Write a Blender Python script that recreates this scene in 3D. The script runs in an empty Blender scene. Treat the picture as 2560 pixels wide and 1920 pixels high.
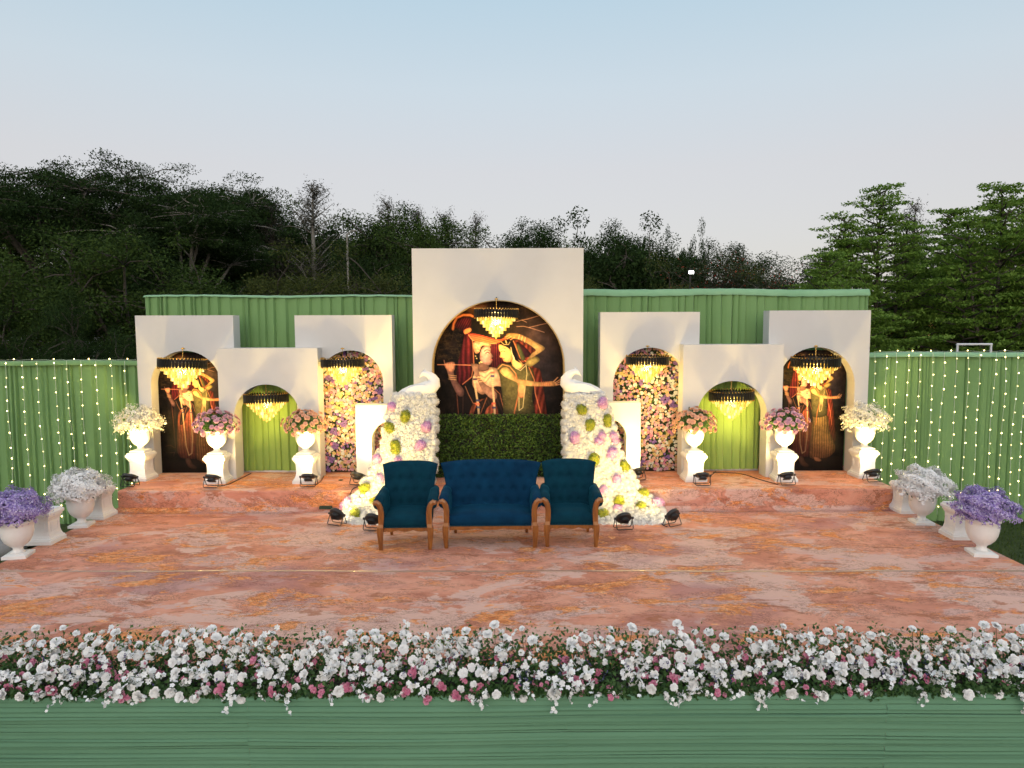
import bpy, math, random
import numpy as np
from mathutils import Vector, Matrix

random.seed(7)
rng = np.random.default_rng(7)
scene = bpy.context.scene
COL = scene.collection
R = math.radians

# ------------------------------------------------------------------ camera
F_PX, PITCH, ROLL, CAM_H = 1775.0, R(5.0), 0.0035, 2.75      # focal length in photo pixels (2560 wide)
_r0 = Vector((1, 0, 0)); _u0 = Vector((0, math.sin(PITCH), math.cos(PITCH)))
FWD = Vector((0, math.cos(PITCH), -math.sin(PITCH)))
RIGHT = _r0 * math.cos(ROLL) - _u0 * math.sin(ROLL)
UP = _u0 * math.cos(ROLL) + _r0 * math.sin(ROLL)
EYE = Vector((0, 0, CAM_H))
cam = bpy.data.cameras.new('camera')
cam.sensor_fit = 'HORIZONTAL'; cam.sensor_width = 36.0
cam.lens = 36.0 * F_PX / 2560.0
cam.clip_end = 2000.0
cam_ob = bpy.data.objects.new('camera', cam); COL.objects.link(cam_ob)
M3 = Matrix((RIGHT, UP, -FWD)).transposed()
cam_ob.matrix_world = Matrix.Translation(EYE) @ M3.to_4x4()
scene.camera = cam_ob

def _ray(x, y):
    return FWD + RIGHT * ((x - 1280.0) / F_PX) - UP * ((y - 960.0) / F_PX)
def P(x, y, Y):                     # survey: where the sight line of a photo point meets the plane at depth Y
    r = _ray(x, y); return EYE + r * (Y / r.y)
def G(x, y, z):                     # ... and where it meets the level z
    r = _ray(x, y); return EYE + r * ((z - CAM_H) / r.z)

# ------------------------------------------------------------------ sky, sun, exposure
SUN_EL, SUN_ROT = R(14.0), R(180.0)
world = bpy.data.worlds.new('World'); scene.world = world; world.use_nodes = True
wn = world.node_tree; wn.nodes.clear()
w_out = wn.nodes.new('ShaderNodeOutputWorld'); w_bg = wn.nodes.new('ShaderNodeBackground')
w_sky = wn.nodes.new('ShaderNodeTexSky'); w_sky.sky_type = 'NISHITA'; w_sky.sun_disc = False
w_sky.sun_elevation = SUN_EL; w_sky.sun_rotation = SUN_ROT
w_sky.altitude = 100; w_sky.air_density = 1.0; w_sky.dust_density = 1.6; w_sky.ozone_density = 1.5
w_bg.inputs['Strength'].default_value = 0.15
# dusk haze: the clear sky is veiled by pale air whose colour depends only on the height above the horizon
w_tc = wn.nodes.new('ShaderNodeTexCoord'); w_sep = wn.nodes.new('ShaderNodeSeparateXYZ')
wn.links.new(w_tc.outputs['Generated'], w_sep.inputs[0])
w_ramp = wn.nodes.new('ShaderNodeValToRGB'); wn.links.new(w_sep.outputs['Z'], w_ramp.inputs[0])
_st = [(0.0, (0.72, 0.65, 0.62)), (0.13, (0.735, 0.685, 0.67)), (0.20, (0.735, 0.700, 0.695)), (0.30, (0.675, 0.745, 0.785)), (0.40, (0.56, 0.715, 0.805)), (0.62, (0.66, 0.77, 0.86)), (1.0, (0.76, 0.83, 0.90))]
while len(w_ramp.color_ramp.elements) < len(_st): w_ramp.color_ramp.elements.new(0.5)
for e, (p_, c_) in zip(w_ramp.color_ramp.elements, _st): e.position = p_; e.color = (*c_, 1.0)
w_gain = wn.nodes.new('ShaderNodeVectorMath'); w_gain.operation = 'SCALE'; w_gain.inputs['Scale'].default_value = 0.905 / (0.15 * 2.0)
wn.links.new(w_ramp.outputs[0], w_gain.inputs[0])
w_mix = wn.nodes.new('ShaderNodeMix'); w_mix.data_type = 'RGBA'; w_mix.inputs[0].default_value = 0.90
wn.links.new(w_sky.outputs[0], w_mix.inputs[6]); wn.links.new(w_gain.outputs[0], w_mix.inputs[7])
wn.links.new(w_mix.outputs[2], w_bg.inputs[0]); wn.links.new(w_bg.outputs[0], w_out.inputs[0])
sun = bpy.data.lights.new('sun', 'SUN'); sun.energy = 0.70; sun.angle = R(75); sun.color = (1.0, 0.86, 0.76)
sun_ob = bpy.data.objects.new('sun', sun); COL.objects.link(sun_ob)
_sd = Vector((math.sin(SUN_ROT) * math.cos(SUN_EL), math.cos(SUN_ROT) * math.cos(SUN_EL), math.sin(SUN_EL)))
sun_ob.rotation_euler = (-_sd).to_track_quat('-Z', 'Y').to_euler()
scene.view_settings.view_transform = 'Standard'; scene.view_settings.look = 'None'
scene.view_settings.exposure = 1.0; scene.view_settings.gamma = 1.0
scene.view_settings.use_curve_mapping = False
scene.render.engine = 'CYCLES'
scene.cycles.use_denoising = True
scene.cycles.use_adaptive_sampling = True; scene.cycles.adaptive_threshold = 0.035
scene.cycles.max_bounces = 5; scene.cycles.diffuse_bounces = 2; scene.cycles.glossy_bounces = 2
scene.cycles.transmission_bounces = 3; scene.cycles.transparent_max_bounces = 6
scene.cycles.sample_clamp_indirect = 4.0
scene.cycles.caustics_reflective = False; scene.cycles.caustics_refractive = False

# ------------------------------------------------------------------ helpers
def lin(c):
    out = []
    for v in c:
        v = v / 255.0
        out.append(v / 12.92 if v <= 0.04045 else ((v + 0.055) / 1.055) ** 2.4)
    return tuple(out)

class MB:
    """collects vertices and faces; build() links them as one mesh object"""
    def __init__(s): s.v = []; s.f = []; s.m = []
    def add(s, vs, fs, m=0):
        o = len(s.v); s.v.extend([tuple(p) for p in vs]); s.f.extend([tuple(i + o for i in f) for f in fs]); s.m.extend([m] * len(fs)); return s
    def box(s, a, b, m=0, taper=None):
        x0, y0, z0 = a; x1, y1, z1 = b
        vs = [(x0, y0, z0), (x1, y0, z0), (x1, y1, z0), (x0, y1, z0), (x0, y0, z1), (x1, y0, z1), (x1, y1, z1), (x0, y1, z1)]
        if taper:
            cx, cy = (x0 + x1) / 2, (y0 + y1) / 2
            vs = vs[:4] + [(cx + (x - cx) * taper, cy + (y - cy) * taper, z) for x, y, z in vs[4:]]
        return s.add(vs, [(3, 2, 1, 0), (4, 5, 6, 7), (0, 1, 5, 4), (1, 2, 6, 5), (2, 3, 7, 6), (3, 0, 4, 7)], m)
    def rings(s, rings, m=0, cap=True, closed=True):
        n = len(rings[0]); vs = [p for r in rings for p in r]; fs = []
        for i in range(len(rings) - 1):
            for j in range(n if closed else n - 1):
                k = (j + 1) % n
                fs.append((i * n + j, i * n + k, (i + 1) * n + k, (i + 1) * n + j))
        if cap:
            fs.append(tuple(range(n - 1, -1, -1))); fs.append(tuple((len(rings) - 1) * n + j for j in range(n)))
        return s.add(vs, fs, m)
    def lathe(s, prof, n=24, m=0, cap=True):
        return s.rings([[(r * math.cos(2 * math.pi * j / n), r * math.sin(2 * math.pi * j / n), z) for j in range(n)] for r, z in prof], m, cap)
    def square(s, prof, m=0):       # square section, half-widths and heights
        return s.rings([[(-w, -w, z), (w, -w, z), (w, w, z), (-w, w, z)] for w, z in prof], m)
    def tube(s, pts, rad, n=8, m=0, flat=1.0):
        pts = [Vector(p) for p in pts]
        if not hasattr(rad, '__len__'): rad = [rad] * len(pts)
        rings = []; prev = None
        for i, p in enumerate(pts):
            t = (pts[min(i + 1, len(pts) - 1)] - pts[max(i - 1, 0)]).normalized()
            a = prev if prev is not None else (Vector((0, 1, 0)) if abs(t.y) < 0.9 else Vector((1, 0, 0)))
            b = t.cross(a).normalized(); a = b.cross(t).normalized(); prev = a
            rings.append([p + (a * math.cos(2 * math.pi * j / n) * flat + b * math.sin(2 * math.pi * j / n)) * rad[i] for j in range(n)])
        return s.rings(rings, m)
    def build(s, name, mats, parent=None, smooth=False, loc=None):
        me = bpy.data.meshes.new(name); me.from_pydata(s.v, [], s.f); me.update()
        if not isinstance(mats, (list, tuple)): mats = [mats]
        for mt in mats: me.materials.append(mt)
        if len(mats) > 1: me.polygons.foreach_set('material_index', s.m)
        if smooth: me.polygons.foreach_set('use_smooth', [True] * len(me.polygons))
        return link(name, me, parent, loc)

def link(name, me, parent=None, loc=None, rot=None, scale=None):
    o = bpy.data.objects.new(name, me); COL.objects.link(o)
    if parent is not None: o.parent = parent
    if loc is not None: o.location = loc
    if rot is not None: o.rotation_euler = rot
    if scale is not None: o.scale = (scale,) * 3 if not hasattr(scale, '__len__') else scale
    return o
def np_mesh(name, verts, quads, mats, smooth=False, midx=None):
    verts = np.asarray(verts, dtype=np.float32); quads = np.asarray(quads, dtype=np.int32)
    me = bpy.data.meshes.new(name); k = quads.shape[1]
    me.vertices.add(len(verts)); me.vertices.foreach_set('co', verts.ravel())
    me.loops.add(quads.size); me.loops.foreach_set('vertex_index', quads.ravel())
    me.polygons.add(len(quads)); me.polygons.foreach_set('loop_start', np.arange(0, quads.size, k, dtype=np.int32))
    me.polygons.foreach_set('loop_total', np.full(len(quads), k, dtype=np.int32))
    for mt in (mats if isinstance(mats, (list, tuple)) else [mats]): me.materials.append(mt)
    if midx is not None: me.polygons.foreach_set('material_index', np.asarray(midx, dtype=np.int32))
    if smooth: me.polygons.foreach_set('use_smooth', np.ones(len(quads), dtype=bool))
    me.update(calc_edges=True); me.validate()
    return me
def tag(o, label=None, cat=None, group=None, kind=None):
    if label: o['label'] = label
    if cat: o['category'] = cat
    if group: o['group'] = group
    if kind: o['kind'] = kind
    return o
def thing(name, label, cat, loc=(0, 0, 0), rz=0.0, group=None, scale=1.0):
    o = bpy.data.objects.new(name, None); COL.objects.link(o); o.empty_display_size = 0.1
    o.location = loc; o.rotation_euler = (0, 0, rz); o.scale = (scale,) * 3
    return tag(o, label, cat, group)
def structure(o): o['kind'] = 'structure'; return o
def copy_tree(o, label, loc, rz=None, parent=None, scale=None):
    c = o.copy(); COL.objects.link(c); c.parent = parent
    if label: c['label'] = label
    if loc is not None: c.location = loc
    if rz is not None: c.rotation_euler = (0, 0, rz)
    if scale is not None: c.scale = (scale,) * 3
    for ch in o.children: copy_tree(ch, None, None, None, c)
    return c

# ------------------------------------------------------------------ materials
def new_mat(name):
    m = bpy.data.materials.new(name); m.use_nodes = True
    nt = m.node_tree; return m, nt, nt.nodes['Principled BSDF']
def node(nt, t, **kw):
    n = nt.nodes.new(t)
    for k, v in kw.items():
        if k.startswith('i_'):
            key = k[2:]; n.inputs[int(key) if key.isdigit() else key].default_value = v
        else: setattr(n, k, v)
    return n
def ramp(nt, fac, stops, interp='LINEAR'):
    r = nt.nodes.new('ShaderNodeValToRGB'); r.color_ramp.interpolation = interp
    el = r.color_ramp.elements
    while len(el) < len(stops): el.new(0.5)
    for e, (p, c) in zip(el, stops):
        e.position = p; e.color = (*c, 1.0) if len(c) == 3 else c
    nt.links.new(fac, r.inputs[0]); return r.outputs[0]
def coords(nt, scale=(1, 1, 1), space='Object', loc=(0, 0, 0)):
    tc = nt.nodes.new('ShaderNodeTexCoord'); mp = nt.nodes.new('ShaderNodeMapping')
    mp.inputs['Scale'].default_value = scale; mp.inputs['Location'].default_value = loc
    nt.links.new(tc.outputs[space], mp.inputs[0]); return mp.outputs[0]
def noise(nt, vec, scale, detail=4.0, rough=0.6, dist=0.0):
    n = node(nt, 'ShaderNodeTexNoise'); n.inputs['Scale'].default_value = scale; n.inputs['Detail'].default_value = detail
    n.inputs['Roughness'].default_value = rough; n.inputs['Distortion'].default_value = dist
    nt.links.new(vec, n.inputs['Vector']); return n.outputs[0]
def mix(nt, fac, a, b, mode='MIX'):
    m = nt.nodes.new('ShaderNodeMix'); m.data_type = 'RGBA'; m.blend_type = mode
    if hasattr(fac, 'node'): nt.links.new(fac, m.inputs[0])
    else: m.inputs[0].default_value = fac
    for i, c in ((6, a), (7, b)):
        if hasattr(c, 'node'): nt.links.new(c, m.inputs[i])
        else: m.inputs[i].default_value = (*c, 1.0) if len(c) == 3 else c
    return m.outputs[2]
def math_n(nt, op, a, b=0.5):
    m = nt.nodes.new('ShaderNodeMath'); m.operation = op
    for i, c in ((0, a), (1, b)):
        if hasattr(c, 'node'): nt.links.new(c, m.inputs[i])
        else: m.inputs[i].default_value = c
    return m.outputs[0]
def bump(nt, bs, h, strength=0.3, dist=0.01):
    b = node(nt, 'ShaderNodeBump'); b.inputs['Strength'].default_value = strength; b.inputs['Distance'].default_value = dist
    nt.links.new(h, b.inputs['Height']); nt.links.new(b.outputs[0], bs.inputs['Normal'])
def island(nt):
    g = nt.nodes.new('ShaderNodeNewGeometry'); return g.outputs['Random Per Island']

def simple(name, c1, c2=None, scale=6.0, rough=0.6, bmp=0.0, bscale=40.0, metallic=0.0, sheen=0.0, spec=None, coat=0.0, stretch=(1, 1, 1)):
    m, nt, bs = new_mat(name)
    v = coords(nt, stretch)
    if c2 is None: c2 = tuple(x * 0.82 for x in c1)
    n1 = noise(nt, v, scale, 6.0)
    nt.links.new(ramp(nt, n1, [(0.3, c2), (0.7, c1)]), bs.inputs['Base Color'])
    bs.inputs['Roughness'].default_value = rough; bs.inputs['Metallic'].default_value = metallic
    if sheen:
        bs.inputs['Sheen Weight'].default_value = sheen; bs.inputs['Sheen Roughness'].default_value = 0.4
        if 'velvet' in name: bs.inputs['Sheen Tint'].default_value = (0.03, 0.30, 0.42, 1.0)
    if spec is not None: bs.inputs['Specular IOR Level'].default_value = spec
    if coat: bs.inputs['Coat Weight'].default_value = coat
    if bmp: bump(nt, bs, noise(nt, v, bscale, 4.0), bmp)
    return m
def leafy(name, dark, light, rough=0.55, trans=0.25, third=None, spec=0.3):
    """leaf or petal: colour differs from piece to piece, some light passes through"""
    m, nt, bs = new_mat(name)
    stops = [(0.0, dark), (1.0, light)] if third is None else [(0.0, dark), (0.55, light), (1.0, third)]
    col = ramp(nt, island(nt), stops)
    nt.links.new(col, bs.inputs['Base Color']); bs.inputs['Roughness'].default_value = rough
    bs.inputs['Specular IOR Level'].default_value = spec
    if trans:
        tr = nt.nodes.new('ShaderNodeBsdfTranslucent'); nt.links.new(col, tr.inputs[0])
        mx = nt.nodes.new('ShaderNodeMixShader'); mx.inputs[0].default_value = trans
        nt.links.new(bs.outputs[0], mx.inputs[1]); nt.links.new(tr.outputs[0], mx.inputs[2])
        nt.links.new(mx.outputs[0], nt.nodes['Material Output'].inputs[0])
    return m
def emissive(name, col, strength, sampled=True):
    m, nt, bs = new_mat(name)
    bs.inputs['Base Color'].default_value = (*col, 1); bs.inputs['Emission Color'].default_value = (*col, 1)
    bs.inputs['Emission Strength'].default_value = strength
    if not sampled: m.cycles.emission_sampling = 'NONE'
    return m

WARM = (1.0, 0.70, 0.20)
M = {}
M['wall_white'] = simple('wall_white', (0.665, 0.65, 0.632), (0.615, 0.60, 0.58), 1.4, 0.55, 0.06, 5.0)
M['plaster'] = simple('plaster', (0.87, 0.86, 0.84), (0.80, 0.785, 0.76), 7.0, 0.5, 0.25, 24.0)
M['lit_tan_edge'] = simple('lit_tan_edge', (0.55, 0.40, 0.20), (0.42, 0.30, 0.14), 8, 0.45)
M['black_metal'] = simple('black_metal', (0.016, 0.016, 0.017), (0.03, 0.03, 0.03), 20, 0.42, 0.1, 60)
M['cable'] = simple('cable', (0.015, 0.015, 0.015), None, 8, 0.6)
M['wood'] = simple('wood', (0.33, 0.115, 0.016), (0.15, 0.042, 0.008), 9, 0.32, 0.08, 30, coat=0.3, stretch=(3, 3, 0.6))
M['wood_raw'] = simple('wood_raw', (0.42, 0.21, 0.09), (0.32, 0.14, 0.055), 14, 0.5)
M['velvet'] = simple('velvet', (0.002, 0.036, 0.085), (0.001, 0.020, 0.052), 5, 0.85, 0.15, 90, sheen=0.22, spec=0.10)
M['velvet_teal'] = simple('velvet_teal', (0.002, 0.038, 0.062), (0.001, 0.022, 0.040), 5, 0.85, 0.15, 90, sheen=0.22, spec=0.10)
M['stud'] = simple('stud', (0.02, 0.09, 0.12), None, 8, 0.35, metallic=0.6)
M['drape'] = simple('drape', (0.205, 0.355, 0.14), (0.165, 0.30, 0.112), 1.6, 0.7, 0.12, 160, sheen=0.15, spec=0.2, stretch=(1, 1, 0.25))
M['drape_hem'] = simple('drape_hem', (0.27, 0.47, 0.27), (0.22, 0.41, 0.23), 2.5, 0.7, 0.12, 120, sheen=0.15, spec=0.2)
M['drape_lime'] = simple('drape_lime', (0.27, 0.40, 0.10), (0.21, 0.33, 0.08), 1.6, 0.7, 0.12, 160, sheen=0.15, spec=0.2, stretch=(1, 1, 0.25))
M['skirt'] = simple('skirt', (0.145, 0.290, 0.176), (0.112, 0.240, 0.143), 1.4, 0.72, 0.15, 180, sheen=0.15, spec=0.2, stretch=(0.3, 1, 1))
M['bark'] = simple('bark', (0.10, 0.085, 0.068), (0.04, 0.034, 0.027), 9, 0.9, 0.5, 18, stretch=(1, 1, 0.3))
M['bark_pale'] = simple('bark_pale', (0.26, 0.25, 0.22), (0.14, 0.13, 0.11), 9, 0.85, 0.4, 18, stretch=(1, 1, 0.3))
M['stem'] = simple('stem', (0.06, 0.10, 0.03), None, 8, 0.7)
M['leaf'] = leafy('leaf', (0.020, 0.060, 0.016), (0.075, 0.155, 0.040))
M['leaf_light'] = leafy('leaf_light', (0.06, 0.13, 0.02), (0.14, 0.24, 0.05))
M['boxwood'] = leafy('boxwood', (0.010, 0.032, 0.006), (0.06, 0.125, 0.018), third=(0.12, 0.21, 0.035))
M['soil'] = simple('soil', (0.02, 0.018, 0.014), None, 12, 0.9)
M['petal_white'] = leafy('petal_white', (0.90, 0.885, 0.875), (0.95, 0.94, 0.93), 0.6, 0.08)
M['petal_cream'] = leafy('petal_cream', (0.76, 0.74, 0.66), (0.88, 0.86, 0.79), 0.6, 0.15)
M['petal_pink'] = leafy('petal_pink', (0.66, 0.17, 0.30), (0.84, 0.42, 0.54), 0.6, 0.2)
M['petal_rosepink'] = leafy('petal_rosepink', (0.70, 0.34, 0.46), (0.86, 0.58, 0.66), 0.6, 0.2)
M['petal_peach'] = leafy('petal_peach', (0.78, 0.40, 0.27), (0.87, 0.60, 0.46), 0.6, 0.2)
M['petal_purple'] = leafy('petal_purple', (0.22, 0.14, 0.48), (0.48, 0.37, 0.72), 0.6, 0.15, third=(0.70, 0.62, 0.82))
M['petal_lilac'] = leafy('petal_lilac', (0.46, 0.20, 0.56), (0.72, 0.40, 0.68), 0.6, 0.2, third=(0.80, 0.58, 0.74))
M['petal_lime'] = leafy('petal_lime', (0.14, 0.20, 0.02), (0.34, 0.38, 0.04), 0.6, 0.2, third=(0.52, 0.46, 0.06))
M['petal_violet'] = leafy('petal_violet', (0.20, 0.10, 0.36), (0.42, 0.24, 0.58), 0.6, 0.2)
M['petal_yellow'] = leafy('petal_yellow', (0.72, 0.48, 0.16), (0.80, 0.64, 0.34), 0.6, 0.2)
M['petal_hydrangea'] = leafy('petal_hydrangea', (0.80, 0.79, 0.76), (0.90, 0.89, 0.87), 0.6, 0.15)
M['lavender'] = leafy('lavender', (0.045, 0.035, 0.12), (0.12, 0.09, 0.25), 0.7, 0.1)
M['white_pipe'] = simple('white_pipe', (0.75, 0.75, 0.75), None, 8, 0.4)
M['wire'] = simple('wire', (0.62, 0.70, 0.55), None, 8, 0.5)
for _k, _s in (('bulb', 6.0), ('bulb_dim', 2.2), ('bulb_bright', 11.0)): M[_k] = emissive(_k, (1.0, 0.76, 0.30), _s, sampled=False)
M['gold'] = simple('gold', (0.80, 0.52, 0.16), (0.7, 0.42, 0.1), 8, 0.25, metallic=1.0)
M['black_glass'] = simple('black_glass', (0.005, 0.005, 0.006), (0.008, 0.008, 0.008), 8, 0.45, spec=0.2)
CHAND_W, SPOT_W = 26.0, 165.0
# crystal of the chandeliers: warm lit glass, brighter and darker from rod to rod
def crystal_mat():
    m, nt, bs = new_mat('crystal')
    isl = island(nt)
    col = ramp(nt, isl, [(0.0, (0.85, 0.46, 0.03)), (0.6, (1.0, 0.68, 0.09)), (1.0, (1.0, 0.84, 0.34))])
    st = ramp(nt, isl, [(0.0, (0.20,) * 3), (0.7, (0.55,) * 3), (1.0, (1.5,) * 3)])
    nt.links.new(col, bs.inputs['Emission Color']); nt.links.new(st, bs.inputs['Emission Strength'])
    bs.inputs['Base Color'].default_value = (.30, .21, .09, 1); bs.inputs['Roughness'].default_value = 0.1
    tp = nt.nodes.new('ShaderNodeBsdfTransparent'); mx = nt.nodes.new('ShaderNodeMixShader'); mx.inputs[0].default_value = 0.45
    nt.links.new(bs.outputs[0], mx.inputs[1]); nt.links.new(tp.outputs[0], mx.inputs[2]); nt.links.new(mx.outputs[0], nt.nodes['Material Output'].inputs[0])
    m.cycles.emission_sampling = 'NONE'
    return m
M['crystal'] = crystal_mat()

# printed floor sheet: weathered plaster in mauve and salmon with gold flakes and fine cracks
def floor_mat(name):
    m, nt, bs = new_mat(name)
    def nz(sc, st, loc, det=6, rough=.6, dist=.5): return noise(nt, coords(nt, st, loc=loc), sc, det, rough, dist)
    def step(v, a, b, top=1.0): return ramp(nt, v, [(a, (0, 0, 0)), (b, (top,) * 3)])
    vf = coords(nt, (0.55, 1.0, 1.0), loc=(3, 1, 0))
    a = nz(1.7, (.70, 1.0, 1), (0, 0, 0), 10, .66, .5)
    base = ramp(nt, a, [(0.32, (0.44, 0.160, 0.105)), (0.42, (0.61, 0.240, 0.155)), (0.50, (0.74, 0.325, 0.220)), (0.58, (0.78, 0.375, 0.260)), (0.70, (0.63, 0.255, 0.170))])
    # smooth pale plaster fields with ragged borders
    base = mix(nt, step(nz(1.15, (.62, 1.0, 1), (7, 2, 0), 10, .60, .5), .525, .533, .92), base, (0.760, 0.475, 0.385))
    base = mix(nt, step(nz(2.5, (.55, 1.0, 1), (17, 5, 0), 9, .64, .4), .565, .574, .8), base, (0.700, 0.430, 0.365))
    # plum stains
    base = mix(nt, step(nz(.8, (.6, 1, 1), (2, 12, 0), 6, .55, .4), .53, .62, .6), base, (0.430, 0.195, 0.195))
    # rust brown scabs
    base = mix(nt, step(nz(3.6, (.5, 1.2, 1), (5, 3, 0), 10, .74, .4), .575, .60, .75), base, (0.430, 0.150, 0.075))
    # gold flakes
    g1 = nz(2.1, (.55, 1.1, 1), (1, 9, 0), 10, .70, .4)
    gcol = ramp(nt, nz(14.0, (.6, 1, 1), (0, 4, 0), 7, .75), [(0.40, (0.64, 0.195, 0.065)), (0.52, (0.92, 0.350, 0.120)), (0.66, (0.94, 0.54, 0.29))])
    base = mix(nt, step(g1, .562, .570, .95), base, gcol)
    g2 = nz(5.2, (.55, 1.2, 1), (31, 4, 0), 10, .72, .4)
    base = mix(nt, step(g2, .605, .615, .9), base, gcol)
    # crackle: warped cell edges, kept to the flaky zones
    wv = node(nt, 'ShaderNodeTexVoronoi', feature='DISTANCE_TO_EDGE'); wv.inputs['Scale'].default_value = 8.5
    wadd = nt.nodes.new('ShaderNodeVectorMath'); wadd.operation = 'ADD'
    wn2 = node(nt, 'ShaderNodeTexNoise'); wn2.inputs['Scale'].default_value = 6.0; wn2.inputs['Detail'].default_value = 7; wn2.inputs['Roughness'].default_value = .7
    nt.links.new(vf, wn2.inputs['Vector']); nt.links.new(vf, wadd.inputs[0]); nt.links.new(wn2.outputs[1], wadd.inputs[1])
    nt.links.new(wadd.outputs[0], wv.inputs['Vector'])
    crack = ramp(nt, wv.outputs['Distance'], [(0.0, (1, 1, 1)), (0.075, (0, 0, 0))])
    base = mix(nt, math_n(nt, 'MULTIPLY', math_n(nt, 'MULTIPLY', crack, step(g1, .45, .50)), 1.0), base, (0.15, 0.060, 0.035))
    base = mix(nt, 0.15, base, ramp(nt, noise(nt, vf, 38, 5, 0.75), [(0.32, (0.35,) * 3), (0.66, (1, 1, 1))]), 'MULTIPLY')
    nt.links.new(base, bs.inputs['Base Color'])
    nt.links.new(ramp(nt, a, [(0.3, (0.55,) * 3), (0.7, (0.7,) * 3)]), bs.inputs['Roughness'])
    bs.inputs['Specular IOR Level'].default_value = 0.10
    bump(nt, bs, noise(nt, coords(nt, (0.5, 1, 1)), 2.2, 3), 0.12, 0.03)
    return m
M['floor'] = floor_mat('floor')
def grass_mat():
    m, nt, bs = new_mat('grass_ground')
    v = coords(nt)
    nt.links.new(ramp(nt, noise(nt, v, 3, 10, 0.75), [(0.3, (0.022, 0.042, 0.010)), (0.7, (0.060, 0.095, 0.018))]), bs.inputs['Base Color'])
    bs.inputs['Roughness'].default_value = 0.9; bump(nt, bs, noise(nt, v, 60, 6, 0.8), 0.8, 0.03)
    return m
M['grass_ground'] = grass_mat()
M['grass_blade'] = leafy('grass_blade', (0.03, 0.060, 0.010), (0.09, 0.14, 0.024), 0.6, 0.2)

# ------------------------------------------------------------------ ground and stage
GZ = -0.62
mb = MB(); N = 24
mb.add([(-400, -60, GZ), (400, -60, GZ), (400, 900, GZ), (-400, 900, GZ)], [(0, 1, 2, 3)])
structure(mb.build('ground', M['grass_ground']))
n = 16000
gx = rng.uniform(5.8, 10.5, n); gy = rng.uniform(5.5, 12.0, n); hgt = rng.uniform(0.025, 0.06, n); an = rng.uniform(0, 6.283, n)
dx, dy = np.cos(an) * 0.006, np.sin(an) * 0.006; lx, ly = rng.normal(0, 0.018, n), rng.normal(0, 0.018, n)
vv = np.stack([np.stack([gx - dx, gy - dy, np.full(n, GZ)], 1), np.stack([gx + dx, gy + dy, np.full(n, GZ)], 1), np.stack([gx + lx, gy + ly, GZ + hgt], 1)], 1).reshape(-1, 3)
go = link('grass', np_mesh('grass', vv, np.arange(3 * n).reshape(-1, 3), M['grass_blade']))
tag(go, 'short dark green turf beside the right edge of the stage', 'grass', kind='stuff')

SX0, SX1, SY0, SY1 = -5.9, 5.76, 5.07, 12.2            # lower platform, top at z = 0
UX0, UX1, UY0, UZ = -5.78, 5.62, 10.22, 0.30            # upper platform
mb = MB()
mb.box((SX0, SY0, GZ), (SX1, SY1, 0.0))
structure(mb.build('stage_floor', M['floor']))
mb = MB()
ny = 6                                                   # rounded front edge where the printed sheet is folded over
prof = [(UY0, 0.003), (UY0, UZ - 0.03), (UY0 + 0.004, UZ - 0.014), (UY0 + 0.014, UZ - 0.004), (UY0 + 0.03, UZ), (12.1, UZ), (12.1, 0.003)]
vs = [(x - 4.3, y + 2.6, z) for x in (UX0, UX1) for y, z in prof]; k = len(prof)
fs = [(i, i + k, i + 1 + k, i + 1) for i in range(k - 1)] + [tuple(range(k)), tuple(range(2 * k - 1, k - 1, -1))]
mb.add(vs, fs)
structure(mb.build('stage_riser', M['floor'], loc=(4.3, -2.6, 0)))
# printed sheet turned up at the foot of the riser, and the joint between two sheets
mb = MB(); pr = [(10.10, 0.004), (10.17, 0.008), (10.205, 0.03), (10.214, 0.055)]
mb.add([(x, y, z) for x in (UX0 + 0.02, UX1 - 0.02) for y, z in pr], [(i, i + 4, i + 5, i + 1) for i in range(3)])
structure(mb.build('floor_sheet_fold', M['floor'], smooth=True))
m, nt, bs = new_mat('clear_tape'); bs.inputs['Base Color'].default_value = (0.55, 0.32, 0.22, 1); bs.inputs['Roughness'].default_value = 0.10; bs.inputs['Coat Weight'].default_value = 0.6
bs.inputs['Specular IOR Level'].default_value = 0.8; bump(nt, bs, noise(nt, coords(nt, (6, 40, 1)), 2.0, 4), 0.9, 0.02); M['tape'] = m
mb = MB(); pts = []
for i in range(81):
    x = SX0 + 0.05 + (SX1 - SX0 - 0.1) * i / 80
    y = G(1280 + x * 220, 1428, 0).y + 0.012 * math.sin(x * 1.7) + 0.006 * math.sin(x * 5.1)
    pts.append((x, y))
vs = [(x, y + d, h) for x, y in pts for d, h in ((-0.024, 0.003), (0.0, 0.008), (0.024, 0.003))]
mb.add(vs, [(3 * i + j, 3 * i + j + 3, 3 * i + j + 4, 3 * i + j + 1) for i in range(80) for j in range(2)])
tag(mb.build('floor_tape', M['tape'], smooth=True), 'shiny clear tape strip running across the stage in front of the sofas', 'tape')

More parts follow.
